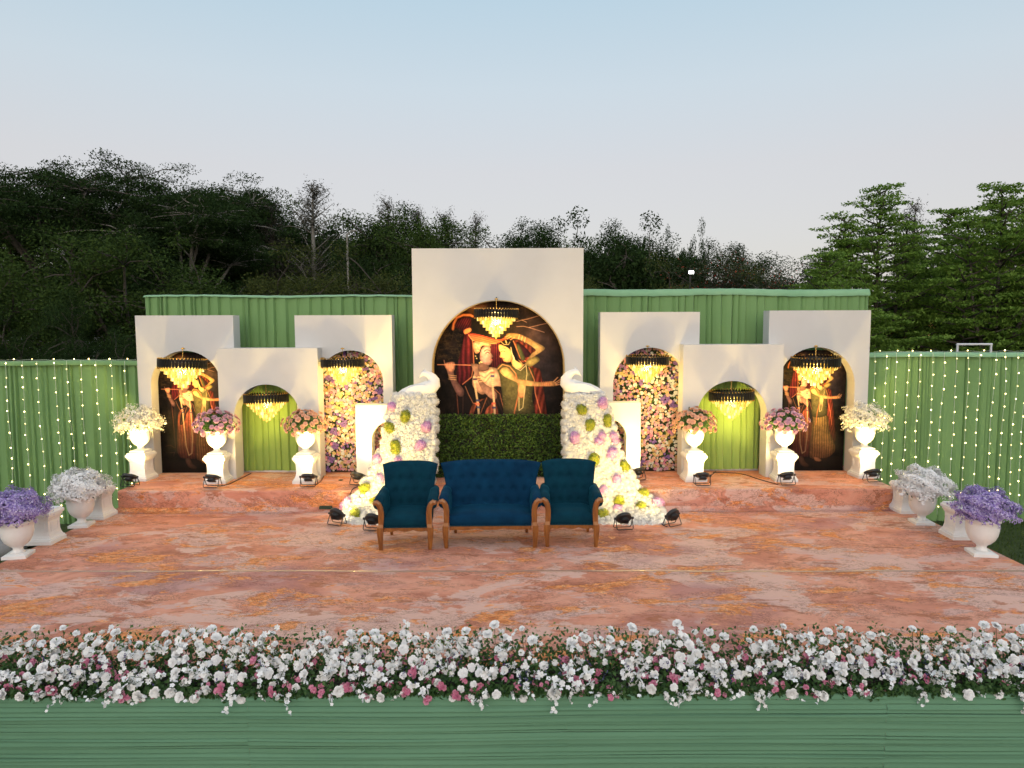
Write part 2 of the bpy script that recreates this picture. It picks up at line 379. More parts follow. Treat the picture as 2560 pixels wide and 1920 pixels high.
# ------------------------------------------------------------------ pleated cloth
def pleats(length, w0, w1, depth, seed, ret=0.16):
    """profile of knife pleats along a length: list of (position, offset towards the viewer)"""
    r = random.Random(seed); x = 0.0; out = [(0.0, 0.0)]
    while x < length:
        w = r.uniform(w0, w1); d = depth * r.uniform(0.45, 1.2)
        for t, k in ((0.12, 0.35), (0.4, 0.7), (0.75, 0.95), (1 - ret, 1.0)):
            out.append((x + w * t, d * k))
        x += w; out.append((x, d * r.uniform(0.0, 0.15)))
    return [(p, o) for p, o in out if p < length] + [(length, 0.0)]
def drape(name, x0, x1, z0, z1, y, mats, seed, w=(0.07, 0.16), depth=0.05, parent=None, wav=0.012, top_wave=0.01, tilt=0.0):
    pr = pleats(x1 - x0, w[0], w[1], depth, seed); r = random.Random(seed + 99)
    rows = 12; vs = []; fs = []; k = len(pr); ph = [r.uniform(0, 6.28) for _ in range(4)]
    for i in range(rows + 1):
        t = i / rows; z = z0 + (z1 - z0) * t
        for p, o in pr:
            sway = wav * (1 - t) * (math.sin(p * 3.1 + ph[0]) + 0.6 * math.sin(p * 7.7 + ph[1] + t * 2))
            zz = z + (top_wave * math.sin(p * 1.3 + ph[2]) if i == rows else 0.0) + tilt * (p / (x1 - x0)) * t
            xx = x0 + p + 0.010 * math.sin(t * 3 + p * 9 + ph[3]) * (1 - abs(2 * t - 1))
            vs.append((xx, y - o * (0.55 + 0.45 * (1 - t)) - sway, zz))
    for i in range(rows):
        for j in range(k - 1):
            a = i * k + j; fs.append((a, a + 1, a + 1 + k, a + k))
    mb = MB(); mb.add(vs, fs); return mb.build(name, mats, parent)

# tall drapes behind the arches
for (x0, x1, ypx, xa, xb, lab, sd) in (
    (362, 1238, 737, 0, 0, 'tall sage green pleated drape behind the arches left of the central panel', 3),
    (1246, 2172, 722, 0, 0, 'tall sage green pleated drape behind the arches right of the central panel', 4)):
    Y = 11.95; a = P(x0, ypx, Y); b = P(x1, ypx, Y)
    t = thing('backdrop_drape', lab, 'drape', (a.x, Y, UZ), group='tall green drapes behind the arches')
    L = b.x - a.x; H = a.z - UZ - 0.03; tl = (P(x1, ypx, Y).z - a.z)
    drape('pleated_cloth', 0, L, 0.0, H - (.0 if sd == 3 else .07), 0.0, M['drape'], sd, (0.045, 0.23), 0.085, t, tilt=tl)
    # folded-over hem along the top rail
    mb = MB(); r = random.Random(sd); nn = 60; hs = .30 if sd == 3 else 1.0
    vs = []
    for i in range(nn + 1):
        p = L * i / nn; w = 0.008 * math.sin(p * 2.1) + r.uniform(-0.004, 0.004); zt = tl * i / nn
        vs += [(p, -0.06, H + 0.02 - 0.105 * hs + zt + w * 1.5), (p, -0.065, H + 0.02 - .07 * hs + zt + w), (p, -0.02, H + 0.02 + zt + w), (p, 0.06, H + 0.028 + zt + w), (p, 0.10, H - 0.05 + zt)]
    mb.add(vs, [(5 * i + j, 5 * i + j + 5, 5 * i + j + 6, 5 * i + j + 1) for i in range(nn) for j in range(4)])
    mb.build('folded_hem', M['drape_hem'], t, smooth=True)
    mb = MB()                                             # rail and posts that carry the cloth
    mb.tube([(0.02, 0.03, H - 0.03), (L - 0.02, 0.03, H - 0.03 + tl)], 0.022, 8)
    mb.build('top_rail', M['black_metal'], t)
    for q in (0.06, L * 0.5, L - 0.06):
        MB().tube([(q, 0.07, 0.0), (q, 0.07, H - 0.05)], 0.022, 8).build('post', M['black_metal'], t)
# side drapes that carry the light strings
CURT_Y = 11.72
side = {}
for key, x0, x1, ypx, lab, sd in (('L', -420, 356, 903, 'green pleated side drape hung with light strings left of the arches', 11),
                                  ('R', 2160, 2980, 882, 'green pleated side drape hung with light strings right of the arches', 12)):
    a = P(max(x0, 0), ypx, CURT_Y) if key == 'L' else P(2170, ypx, CURT_Y)
    X0 = P(x0, ypx, CURT_Y).x; X1 = P(x1, ypx, CURT_Y).x; top = a.z
    t = thing('side_drape', lab, 'drape', (X0, CURT_Y, GZ), group='side drapes with light strings')
    L = X1 - X0; H = top - GZ
    drape('pleated_cloth', 0, L, 0.01, H - 0.04, 0.0, M['drape'], sd, (0.045, 0.22), 0.085, t)
    mb = MB(); nn = 40; vs = []
    for i in range(nn + 1):
        p = L * i / nn; w = 0.006 * math.sin(p * 2.3 + sd)
        vs += [(p, -0.086, H - 0.07 + w), (p, -0.088, H - 0.03 + w), (p, -0.02, H + w), (p, 0.05, H + 0.004 + w), (p, 0.09, H - 0.06)]
    mb.add(vs, [(5 * i + j, 5 * i + j + 5, 5 * i + j + 6, 5 * i + j + 1) for i in range(nn) for j in range(4)])
    mb.build('folded_hem', M['drape_hem'] if key == 'R' else M['drape'], t, smooth=True)
    for q in (0.06, L * 0.5, L - 0.06):
        MB().tube([(q, 0.09, 0.0), (q, 0.09, H - 0.05)], 0.022, 8).build('post', M['black_metal'], t)
    side[key] = (top,)

# skirt of the stage front: cloth gathered in long level folds, a new length of cloth every few metres
def skirt():
    t = thing('stage_skirt', 'sage green cloth skirt in long level folds across the stage front', 'cloth', (0, SY0, 0))
    cuts = [SX0, -4.34, -1.97, 0.40, 2.77, 5.1, SX1]
    r = random.Random(5); kink = [r.uniform(-.012, .012) for _ in cuts]
    pr = pleats(0.62, 0.014, 0.050, 0.030, 77, 0.12); k = len(pr)
    jit = {c: [r.gauss(0, .0035) for _ in range(k)] for c in cuts}                 # where the lengths are pinned the folds shift a little
    for ci, (a, b) in enumerate(zip(cuts[:-1], cuts[1:])):
        nx = 44; vs = []; ph = [r.uniform(0, 6.28) for _ in range(6)]
        for i in range(nx + 1):
            u = i / nx; x = a + (b - a) * u
            bow = kink[ci] * (1 - u) + kink[ci + 1] * u + .010 * math.sin(u * math.pi) * math.sin(ph[0])
            for j, (p, o) in enumerate(pr):
                w = min(1, p * 8)
                z = -0.004 - p + w * (bow + jit[a][j] * (1 - u) ** 2 + jit[b][j] * u ** 2 + .0016 * math.sin(u * 6 + ph[1] + p * 14))
                dep = o * (0.95 + 0.14 * math.sin(u * 3.1 + ph[2] + j // 5 * 1.7) + .05 * math.sin(u * 11 + j // 5 * 2.9))
                vs.append((x, -0.012 - max(dep, 0) - .012 * math.sin(p * 5 + 1) * w, max(z, GZ + 0.005)))
        fs = [(i * k + j, i * k + j + 1, (i + 1) * k + j + 1, (i + 1) * k + j) for i in range(nx) for j in range(k - 1)]
        mb = MB(); mb.add(vs, fs); mb.build('cloth_length', M['skirt'], t)
skirt()

# ------------------------------------------------------------------ arched walls
def arch_wall(label, x0, x1, y0, thick, top, ox0, ox1, apex, seam=0.55, trim=False, group='white arched panels on the stage'):
    """x in world metres, top and apex heights above the upper platform; the opening reaches the floor"""
    t = thing('arched_wall', label, 'arch', ((x0 + x1) / 2, y0, UZ), group=group); t['kind'] = 'thing'
    cx = (x0 + x1) / 2; x0 -= cx; x1 -= cx; ox0 -= cx; ox1 -= cx
    r = (ox1 - ox0) / 2; oc = (ox0 + ox1) / 2; spring = apex - r
    s0 = seam if seam < spring - 0.05 else spring * 0.6
    for a, b in ((x0, ox0), (ox1, x1)):                  # lower blocks of the two piers
        MB().box((a, 0.0012, 0.0), (b, thick - 0.0012, s0 - 0.002)).build('pier', M['wall_white'], t)
    n = 32; mb = MB()
    arc = [(ox0, s0)] + [(oc - r * math.cos(math.pi * i / n), spring + r * math.sin(math.pi * i / n)) for i in range(n + 1)] + [(ox1, s0)]
    for y, flip in ((0.0, False), (thick, True)):
        def q(pts): mb.add([(x, y, z) for x, z in pts], [(3, 2, 1, 0) if flip else (0, 1, 2, 3)])
        q([(x0, s0), (ox0, s0), (ox0, top), (x0, top)]); q([(ox1, s0), (x1, s0), (x1, top), (ox1, top)])
        for (xa, za), (xb, zb) in zip(arc[1:-2], arc[2:-1]): q([(xa, za), (xb, zb), (xb, top), (xa, top)])
    for (xa, za), (xb, zb) in zip(arc[:-1], arc[1:]):
        mb.add([(xa, 0, za), (xb, 0, zb), (xb, thick, zb), (xa, thick, za)], [(3, 2, 1, 0)])
    mb.add([(x0, 0, s0), (x0, 0, top), (x0, thick, top), (x0, thick, s0)], [(3, 2, 1, 0)])
    mb.add([(x1, 0, s0), (x1, 0, top), (x1, thick, top), (x1, thick, s0)], [(0, 1, 2, 3)])
    mb.add([(x0, 0, top), (x1, 0, top), (x1, thick, top), (x0, thick, top)], [(0, 1, 2, 3)])
    mb.add([(x0, 0, s0), (ox0, 0, s0), (ox0, thick, s0), (x0, thick, s0)], [(3, 2, 1, 0)])
    mb.add([(ox1, 0, s0), (x1, 0, s0), (x1, thick, s0), (ox1, thick, s0)], [(3, 2, 1, 0)])
    mb.build('arch_head', M['wall_white'], t)
    if trim:                                              # thin tan trim; warm light on the reveal put into its colour
        mb = MB(); arc2 = [(ox0, 0.0)] + arc[1:-1] + [(ox1, 0.0)]
        for (xa, za), (xb, zb) in zip(arc2[:-1], arc2[1:]):
            s = 0.012
            ia = (oc + (xa - oc) * (1 - s / r), za - (s * max(0, (za - spring)) / r)); ib = (oc + (xb - oc) * (1 - s / r), zb - (s * max(0, (zb - spring)) / r))
            mb.add([(xa, -0.006, za), (xb, -0.006, zb), (ib[0], -0.006, ib[1]), (ia[0], -0.006, ia[1]),
                    (ia[0], thick - 0.01, ia[1]), (ib[0], thick - 0.01, ib[1])], [(0, 1, 2, 3), (3, 2, 5, 4)])
        mb.build('lit_tan_lining', M['lit_tan_edge'], t)
    return t
def from_px(lab, Y, thick, tl, tr, o0, o1, apex, **kw):
    a = P(tl[0], tl[1], Y); b = P(tr[0], tr[1], Y)
    top = (a.z + b.z) / 2 - UZ
    ax = P((o0 + o1) / 2, apex, Y).z - UZ
    arch_wall(lab, a.x, b.x, Y, thick, top, P(o0, 960, Y).x, P(o1, 960, Y).x, ax, **kw)
    return Y, a.x, b.x, P(o0, 960, Y).x, P(o1, 960, Y).x, ax, top
WA = from_px('tall white arched panel at the left end framing a flute player print', 11.25, 0.27, (337, 789), (582, 788), 377, 553, 877)
WB = from_px('low white arched panel with green cloth opening in the left group', 11.00, 0.30, (542, 870), (793, 871), 582, 748, 961)
WC = from_px('tall white arched panel filled with flowers in the left group', 11.25, 0.27, (736, 790), (979, 786), 797, 958, 876)
WD = from_px('smallest white arched panel beside the left flower tail', 10.98, 0.25, (888, 1012), (1062, 1012), 926, 1024, 1053)
WE = from_px('largest white arched panel in the middle of the stage', 10.90, 0.24, (1029, 623), (1459, 618), 1080, 1412, 750, trim=True, seam=0.95)
WA2 = from_px('tall white arched panel at the right end framing a flute player print', 11.25, 0.27, (1924, 777), (2178, 775), 1944, 2137, 868)
WB2 = from_px('low white arched panel with green cloth opening in the right group', 11.00, 0.30, (1709, 861.5), (1960, 861), 1744, 1920, 952.5)
WC2 = from_px('tall white arched panel filled with flowers in the right group', 11.25, 0.27, (1501, 782), (1750, 778), 1533, 1716, 869)
WD2 = from_px('smallest white arched panel beside the right flower tail', 10.98, 0.25, (1428, 1007), (1602, 1007), 1470, 1568, 1047)

# green cloth hung inside the two low arches
for W, lab, sd in ((WB, 'lime green pleated cloth hung inside the low left arch', 21), (WB2, 'lime green pleated cloth hung inside the low right arch', 22)):
    t = thing('arch_curtain', lab, 'curtain', (W[3] - 0.06, 11.50, UZ), group='cloths inside the low arches')
    drape('pleated_cloth', 0, W[4] - W[3] + 0.12, 0.035, W[5] + 0.1, 0.0, M['drape_lime'], sd, (0.07, 0.15), 0.045, t)
    MB().box((0, 0.02, 0), (W[4] - W[3] + 0.12, 0.04, W[5] + 0.1)).build('backing_board', M['wall_white'], t)
    MB().tube([(0, 0.0, W[5] + 0.1), (W[4] - W[3] + 0.12, 0.0, W[5] + 0.1)], 0.012, 6).build('curtain_rod', M['black_metal'], t)
# ------------------------------------------------------------------ printed panels: a flute player and a dancing woman, painted flat
PW, PH, PS = 1780, 2920, 5.0            # drawing units and units per dot
class Canvas:
    def __init__(s):
        s.w, s.h = int(PW / PS), int(PH / PS)
        s.yy, s.xx = np.mgrid[0:s.h, 0:s.w].astype(np.float32); s.yy = (s.yy + .5) * PS; s.xx = (s.xx + .5) * PS
        s.c = np.zeros((s.h, s.w, 3), np.float32)
        g = np.random.default_rng(3)
        def octave(k):
            a = g.random((s.h // k + 3, s.w // k + 3)).astype(np.float32)
            yi = np.arange(s.h) / k; xi = np.arange(s.w) / k; y0 = yi.astype(int); x0 = xi.astype(int); fy = (yi - y0)[:, None]; fx = (xi - x0)[None]
            return (a[y0][:, x0] * (1 - fy) * (1 - fx) + a[y0 + 1][:, x0] * fy * (1 - fx) + a[y0][:, x0 + 1] * (1 - fy) * fx + a[y0 + 1][:, x0 + 1] * fy * fx)
        s.n1 = octave(40); s.n2 = octave(12); s.n3 = octave(4)
    def blend(s, mask, col):
        s.c = s.c * (1 - mask[..., None]) + np.asarray(col, np.float32) * mask[..., None]
    def smooth(s, pts, k=6):
        p = np.array(pts, float); n = len(p); out = []
        for i in range(n):
            p0, p1, p2, p3 = p[i - 1], p[i], p[(i + 1) % n], p[(i + 2) % n]
            for t in np.arange(k) / k:
                out.append(0.5 * (2 * p1 + (p2 - p0) * t + (2 * p0 - 5 * p1 + 4 * p2 - p3) * t * t + (3 * p1 - p0 - 3 * p2 + p3) * t ** 3))
        return np.array(out)
    def mask(s, pts, sm=True):
        p = s.smooth(pts) if sm else np.array(pts, float)
        m = np.zeros((s.h, s.w), np.float32)
        x0, y0 = np.maximum((p.min(0) / PS - 2).astype(int), 0); x1, y1 = (p.max(0) / PS + 3).astype(int)
        x1 = min(x1, s.w); y1 = min(y1, s.h)
        if x1 <= x0 or y1 <= y0: return m
        acc = 0
        for ox, oy in ((-.25, -.25), (.25, -.25), (-.25, .25), (.25, .25)):
            X = s.xx[y0:y1, x0:x1] + ox * PS; Y = s.yy[y0:y1, x0:x1] + oy * PS; ins = np.zeros(X.shape, bool)
            for (ax, ay), (bx, by) in zip(p, np.roll(p, -1, 0)):
                if ay == by: continue
                c = ((ay > Y) != (by > Y)) & (X < (bx - ax) * (Y - ay) / (by - ay) + ax); ins ^= c
            acc = acc + ins
        m[y0:y1, x0:x1] = acc / 4.0; return m
    def fill(s, pts, col, col2=None, d=(0, 1), stripes=0, sdir=(1, 0), amt=0.3, sm=True):
        m = s.mask(pts, sm); p = np.array(pts, float)
        col = np.array(col, np.float32)
        if col2 is not None:
            t = (s.xx * d[0] + s.yy * d[1]); a = (p @ np.array(d, float)).min(); b = (p @ np.array(d, float)).max()
            t = np.clip((t - a) / (b - a), 0, 1)[..., None]; C = col * (1 - t) + np.array(col2, np.float32) * t
        else: C = np.broadcast_to(col, s.c.shape)
        k = 1 + 0.22 * (s.n2 - 0.5) + 0.12 * (s.n3 - 0.5)
        ext = p.max(0) - p.min(0); rad = int(np.clip(min(ext) / PS * .16, 2, 14)); bl = m
        for _ in range(2):
            for ax in (0, 1):
                cs = np.cumsum(np.pad(bl, [(rad + 1, rad) if q == ax else (0, 0) for q in (0, 1)], mode='edge'), axis=ax)
                bl = (np.take(cs, range(2 * rad + 1, cs.shape[ax]), ax) - np.take(cs, range(0, cs.shape[ax] - 2 * rad - 1), ax)) / (2 * rad + 1)
        lit = np.roll(np.roll(bl, -rad // 2, 1), rad // 2, 0)                     # rounded, lit from the upper right
        k = k * (0.34 + 0.42 * bl + 0.36 * np.roll(np.roll(bl, rad, 1), -rad, 0) * 0 + 0.38 * lit)
        if stripes:
            k = k * (1 + amt * np.sin((s.xx * sdir[0] + s.yy * sdir[1]) / stripes * 6.283 + s.n1 * 5))
        s.c = s.c * (1 - m[..., None]) + C * k[..., None] * m[..., None]
    def line(s, pts, w, col, a=1.0):
        p = np.array(pts, float); d = np.full((s.h, s.w), 1e9, np.float32)
        x0, y0 = np.maximum(((p.min(0) - w) / PS - 2).astype(int), 0); x1, y1 = ((p.max(0) + w) / PS + 3).astype(int)
        X = s.xx[y0:y1, x0:x1]; Y = s.yy[y0:y1, x0:x1]; dd = np.full(X.shape, 1e9, np.float32)
        for (ax, ay), (bx, by) in zip(p[:-1], p[1:]):
            L = (bx - ax) ** 2 + (by - ay) ** 2 + 1e-6; t = np.clip(((X - ax) * (bx - ax) + (Y - ay) * (by - ay)) / L, 0, 1)
            dd = np.minimum(dd, np.hypot(X - ax - t * (bx - ax), Y - ay - t * (by - ay)))
        w = w * .8; m = np.clip((w / 2 - dd) / PS + 0.5, 0, 1) * a * .82
        s.c[y0:y1, x0:x1] = s.c[y0:y1, x0:x1] * (1 - m[..., None]) + np.asarray(col, np.float32) * m[..., None]
    def glow(s, x, y, rx, ry, col, a):
        m = a * np.exp(-(((s.xx - x) / rx) ** 2 + ((s.yy - y) / ry) ** 2)); s.blend(m, col)

def paint():
    C = Canvas(); g = random.Random(2)
    C.c[:] = (15, 10, 9); C.c += (C.n2[..., None] - 0.4) * np.array((26, 18, 14)) + (C.n3[..., None] - .5) * np.array((16, 11, 9))
    C.glow(1330, 560, 330, 320, (122, 86, 72), .7); C.glow(1400, 1000, 260, 330, (52, 42, 46), .6); C.glow(620, 150, 150, 90, (170, 100, 48), .9)
    C.glow(900, 180, 300, 90, (66, 46, 38), .5); C.glow(1500, 900, 130, 500, (34, 28, 32), .5)
    C.c *= (0.82 + 0.36 * C.n2)[..., None]
    for _ in range(60):                                    # leaves of the dark wood on the left
        x, y = g.uniform(30, 380), g.uniform(380, 820); 
        for k in range(6):
            a = g.uniform(0, 6.28); C.line([(x, y), (x + 42 * math.cos(a), y + 34 * math.sin(a))], 8, (72, 52, 26), .55)
    for _ in range(26):
        x, y = g.uniform(1000, 1400), g.uniform(70, 260)
        for k in range(4):
            a = g.uniform(0, 6.28); C.line([(x, y), (x + 36 * math.cos(a), y + 30 * math.sin(a))], 7, (60, 38, 30), .5)
    for pts in ([(1090, 395), (1180, 392), (1250, 408), (1400, 372), (1510, 350)], [(1090, 332), (1160, 312), (1230, 300), (1380, 258)], [(1250, 408), (1330, 432), (1450, 470)], [(1160, 312), (1220, 340)]):
        C.line(pts, 9, (226, 160, 118), .9)
    # long dark lower ground
    C.fill([(0, 2560), (500, 2600), (1780, 2560), (1780, 2920), (0, 2920)], (38, 26, 18), (20, 13, 10))
    # red cloth behind
    C.fill([(430, 470), (520, 560), (535, 860), (500, 1050), (380, 1140), (300, 1080), (330, 850), (390, 620)], (92, 16, 20), (60, 10, 16), stripes=60, amt=.3)
    C.line([(520, 560), (535, 860), (505, 1040), (385, 1135)], 14, (196, 110, 60))
    C.fill([(285, 405), (320, 330), (400, 280), (500, 290), (495, 420), (425, 460), (340, 420)], (84, 14, 20), (40, 8, 12), stripes=30, sdir=(1, .5), amt=.4)
    C.line([(268, 425), (280, 350), (320, 280), (400, 246), (490, 246), (525, 262)], 42, (196, 92, 34)); C.line([(268, 425), (280, 350), (320, 280), (400, 246), (490, 246), (525, 262)], 16, (226, 136, 58), .6)
    C.fill([(405, 440), (490, 408), (502, 452), (425, 492)], (214, 110, 50))
    C.fill([(740, 590), (1040, 590), (1000, 800), (880, 950), (760, 950)], (78, 14, 24), (46, 8, 16), stripes=30, amt=.35)
    C.fill([(465, 480), (600, 490), (740, 530), (880, 560), (1000, 480), (1070, 520), (960, 560), (830, 612), (640, 600), (510, 562)], (168, 48, 18), (206, 84, 26), stripes=24, sdir=(.2, 1), amt=.3)
    C.line([(470, 500), (520, 570), (640, 604), (830, 612)], 11, (226, 150, 92))
    # robe of the flute player down to the ground
    C.fill([(300, 1240), (520, 1150), (560, 1400), (470, 2000), (330, 2300), (280, 1800)], (22, 14, 14), (16, 10, 10))
    C.fill([(480, 1480), (600, 1340), (770, 1340), (890, 1560), (1000, 2200), (960, 2520), (700, 2560), (430, 2480), (420, 2000)], (128, 56, 30), (90, 36, 22), stripes=70, amt=.18)
    C.line([(310, 1260), (330, 1560), (360, 2300)], 12, (140, 70, 40)); C.line([(390, 1280), (385, 1600)], 8, (96, 60, 46))
    C.fill([(600, 940), (760, 915), (880, 960), (912, 1070), (910, 1210), (760, 1190), (640, 1270), (520, 1160), (530, 1010)], (206, 160, 120), (158, 106, 78))
    # gathers of cloth over the arms
    C.fill([(760, 1180), (905, 1180), (950, 1350), (985, 1600), (1000, 1900), (900, 1700), (860, 1560), (810, 1390), (700, 1450), (600, 1700), (500, 1720), (560, 1420), (700, 1300)], (40, 27, 24), (28, 18, 16), stripes=44, sdir=(1, -.4), amt=.3)
    C.line([(780, 1180), (870, 1260), (905, 1400), (950, 1560), (990, 1900)], 12, (170, 92, 48)); C.line([(700, 1310), (640, 1460), (600, 1560), (540, 1720)], 12, (160, 84, 44))
    C.line([(420, 1160), (460, 1260), (520, 1380), (600, 1395)], 11, (176, 104, 58))
    # arms, hands and flute
    C.fill([(175, 905), (270, 900), (275, 1000), (312, 1090), (400, 1205), (392, 1285), (330, 1285), (268, 1180), (215, 1050)], (140, 90, 72), (110, 70, 62))
    C.fill([(150, 880), (200, 850), (282, 850), (288, 930), (250, 975), (190, 955)], (176, 108, 74)); C.line([(148, 825), (162, 890)], 14, (170, 104, 76))
    C.line([(62, 880), (300, 882), (480, 888), (684, 897)], 15, (222, 132, 78))
    for x in (205, 232, 258): C.line([(x, 850), (x - 4, 900)], 6, (120, 64, 44), .7)
    C.fill([(500, 885), (530, 870), (592, 880), (602, 960), (615, 1040), (665, 1120), (785, 1200), (835, 1270), (812, 1335), (740, 1312), (640, 1205), (570, 1065)], (206, 146, 112), (170, 116, 94))
    for x in (525, 552, 578): C.line([(x, 878), (x + 6, 945)], 6, (140, 84, 62), .7)
    for y0 in (1035, 1060, 1085): C.line([(205, y0 - 20), (305, y0 - 8)], 12, (206, 150, 88)); 
    for q in (0, 28, 56): C.line([(572 + q * .5, 1050 + q), (640 + q * .8, 1036 + q)], 12, (216, 168, 104))
    # head of the flute player
    C.fill([(548, 640), (640, 612), (745, 640), (742, 700), (650, 770), (610, 850), (560, 850), (540, 740)], (22, 16, 18))
    C.fill([(612, 850), (720, 880), (722, 950), (600, 965)], (112, 76, 62))
    C.fill([(652, 655), (742, 650), (756, 705), (752, 725), (787, 775), (767, 796), (778, 826), (766, 852), (738, 888), (684, 884), (625, 838), (612, 765)], (196, 142, 120), (150, 102, 92), d=(-.4, 1))
    C.line([(668, 712), (700, 690), (740, 700)], 10, (34, 20, 20)); C.line([(690, 735), (715, 722), (735, 736)], 12, (36, 22, 22)); C.line([(705, 738), (722, 738)], 9, (226, 214, 200))
    C.line([(742, 818), (774, 820)], 11, (176, 60, 58)); C.line([(760, 785), (786, 776)], 5, (120, 70, 60), .7)
    C.fill([(530, 598), (640, 588), (745, 610), (752, 650), (645, 640), (606, 722), (560, 740), (535, 690)], (222, 160, 108), (190, 120, 80))
    for _ in range(30):
        x, y = g.uniform(540, 620), g.uniform(605, 715); C.line([(x, y), (x + 8, y + 6)], 9, (236, 200, 150) if g.random() < .5 else (196, 92, 60), .8)
    for x, y in ((556, 770), (570, 800), (622, 845), (606, 858), (636, 850)): C.line([(x, y), (x + 3, y + 3)], 20, (232, 202, 120))
    for q in range(5):
        C.line([(612 - q * 8, 958 + q * 26), (680, 990 + q * 32), (745 + q * 3, 938 + q * 22)], 9, (224, 182, 110) if q % 2 else (150, 86, 50))
    # garlands
    for pts, seed in (([(535, 1040), (548, 1160), (570, 1300), (590, 1440), (600, 1700), (640, 2250), (700, 2480), (780, 2430), (810, 2100), (800, 1440)], 1), ([(772, 950), (778, 1020), (776, 1150), (792, 1350), (800, 1440)], 2)):
        C.line(pts, 34, (212, 170, 118))
        P_ = np.array(pts, float)
        for (ax, ay), (bx, by) in zip(P_[:-1], P_[1:]):
            L = math.hypot(bx - ax, by - ay); k = int(L / 26)
            for i in range(k): C.line([(ax + (bx - ax) * i / k - 15, ay + (by - ay) * i / k), (ax + (bx - ax) * i / k + 15, ay + (by - ay) * i / k)], 5, (150, 104, 70), .8)
    for x, y, c in ((548, 1070, (60, 40, 60)), (582, 1345, (48, 54, 96)), (580, 1390, (200, 70, 40)), (590, 1435, (48, 54, 96)), (776, 985, (206, 70, 44)), (776, 1030, (60, 60, 100)), (788, 1385, (206, 70, 40)), (792, 1440, (46, 50, 92))):
        C.line([(x - 14, y), (x + 14, y)], 34, c)
    # dancing woman
    C.fill([(1060, 565), (1180, 600), (1330, 710), (1300, 900), (1390, 950), (1425, 1100), (1490, 1560), (1560, 2150), (1420, 2100), (1290, 1560), (1335, 1250), (1250, 900), (1150, 840), (1100, 700)], (150, 52, 24), (84, 24, 16), stripes=64, sdir=(1, .2), amt=.25)
    C.fill([(1090, 590), (1180, 640), (1280, 760), (1180, 790), (1110, 690)], (60, 22, 30))
    C.fill([(990, 1540), (1310, 1540), (1400, 1950), (1560, 2330), (1480, 2520), (1250, 2600), (900, 2560), (930, 2000)], (112, 86, 42), (124, 72, 34), stripes=62, amt=.22)
    for q in range(4): C.line([(930 - q * 6, 2200 + q * 90), (1200, 2290 + q * 80), (1500 + q * 10, 2180 + q * 90)], 12, (150, 104, 54), .6)
    C.fill([(838, 930), (900, 868), (1050, 890), (1180, 878), (1300, 950), (1322, 1100), (1290, 1300), (1310, 1560), (960, 1600), (905, 1300), (872, 1050)], (104, 92, 48), (66, 58, 32))
    C.line([(845, 940), (905, 880), (1000, 905), (1080, 1000)], 16, (206, 130, 70)); C.line([(1080, 1010), (1130, 1200), (1060, 1500), (1030, 1800)], 22, (190, 96, 44)); C.line([(1250, 920), (1320, 1080), (1330, 1250), (1400, 1500), (1450, 1800)], 15, (206, 110, 54))
    C.fill([(1118, 1130), (1200, 1140), (1186, 1300), (1112, 1290)], (214, 140, 74), (170, 100, 56))
    C.fill([(1020, 790), (1085, 800), (1170, 870), (1130, 940), (1040, 900)], (226, 164, 88))
    C.line([(1210, 870), (1225, 1000), (1190, 1250), (1170, 1440), (1120, 1480), (1120, 1300)], 11, (230, 196, 130)); C.line([(1060, 905), (1130, 930), (1190, 880)], 12, (226, 150, 84)); C.line([(1070, 925), (1140, 960), (1205, 900)], 9, (236, 206, 150))
    for _ in range(26):
        x, y = g.uniform(900, 1280), g.uniform(980, 1500); C.line([(x, y), (x + 10, y + 8)], 12, (140, 120, 66), .5)
    C.fill([(870, 960), (955, 915), (1050, 1000), (1090, 1060), (1250, 1090), (1400, 1110), (1560, 1100), (1600, 1120), (1610, 1160), (1400, 1165), (1180, 1152), (1050, 1092), (930, 1035)], (238, 176, 92), (222, 148, 78), d=(1, 0))
    for a, b in (((1570, 1105), (1625, 1050)), ((1590, 1120), (1678, 1066)), ((1600, 1135), (1672, 1098)), ((1600, 1148), (1650, 1140))): C.line([a, b], 16, (206, 140, 86))
    for x in (1415, 1440, 1465, 1490, 1515): C.line([(x, 1100), (x + 3, 1160)], 9, (176, 70, 44))
    C.line([(1070, 1040), (1085, 1090)], 14, (206, 130, 60))
    C.fill([(1210, 840), (1330, 775), (1392, 820), (1330, 880), (1250, 912)], (120, 104, 52), (150, 120, 60))
    C.fill([(1225, 830), (1330, 770), (1450, 690), (1440, 650), (1330, 590), (1240, 540), (1130, 492), (1000, 478), (955, 500), (990, 535), (1080, 552), (1180, 580), (1335, 690), (1290, 740)], (228, 162, 92), (240, 182, 98), d=(1, .3))
    for q in range(6): C.line([(1130 + q * 19, 500 + q * 9), (1112 + q * 20, 552 + q * 11)], 9, (190, 84, 46) if q % 2 else (236, 196, 120))
    for a, b in (((1000, 500), (950, 530)), ((1020, 520), (970, 552)), ((1060, 535), (1010, 565))): C.line([a, b], 14, (214, 140, 80))
    C.fill([(872, 605), (940, 568), (1010, 572), (1070, 640), (1100, 800), (1140, 860), (1060, 810), (1005, 700), (900, 645)], (24, 15, 16))
    C.fill([(866, 622), (950, 650), (1010, 690), (1042, 760), (1034, 830), (985, 852), (932, 846), (912, 822), (902, 796), (868, 784), (884, 735), (863, 690)], (236, 178, 96), (218, 150, 82))
    C.line([(880, 690), (915, 668), (955, 682)], 9, (50, 26, 20)); C.line([(888, 715), (915, 706), (940, 716)], 11, (60, 30, 24)); C.line([(905, 800), (932, 802)], 11, (186, 66, 50)); C.line([(868, 780), (890, 786)], 5, (150, 86, 50), .7)
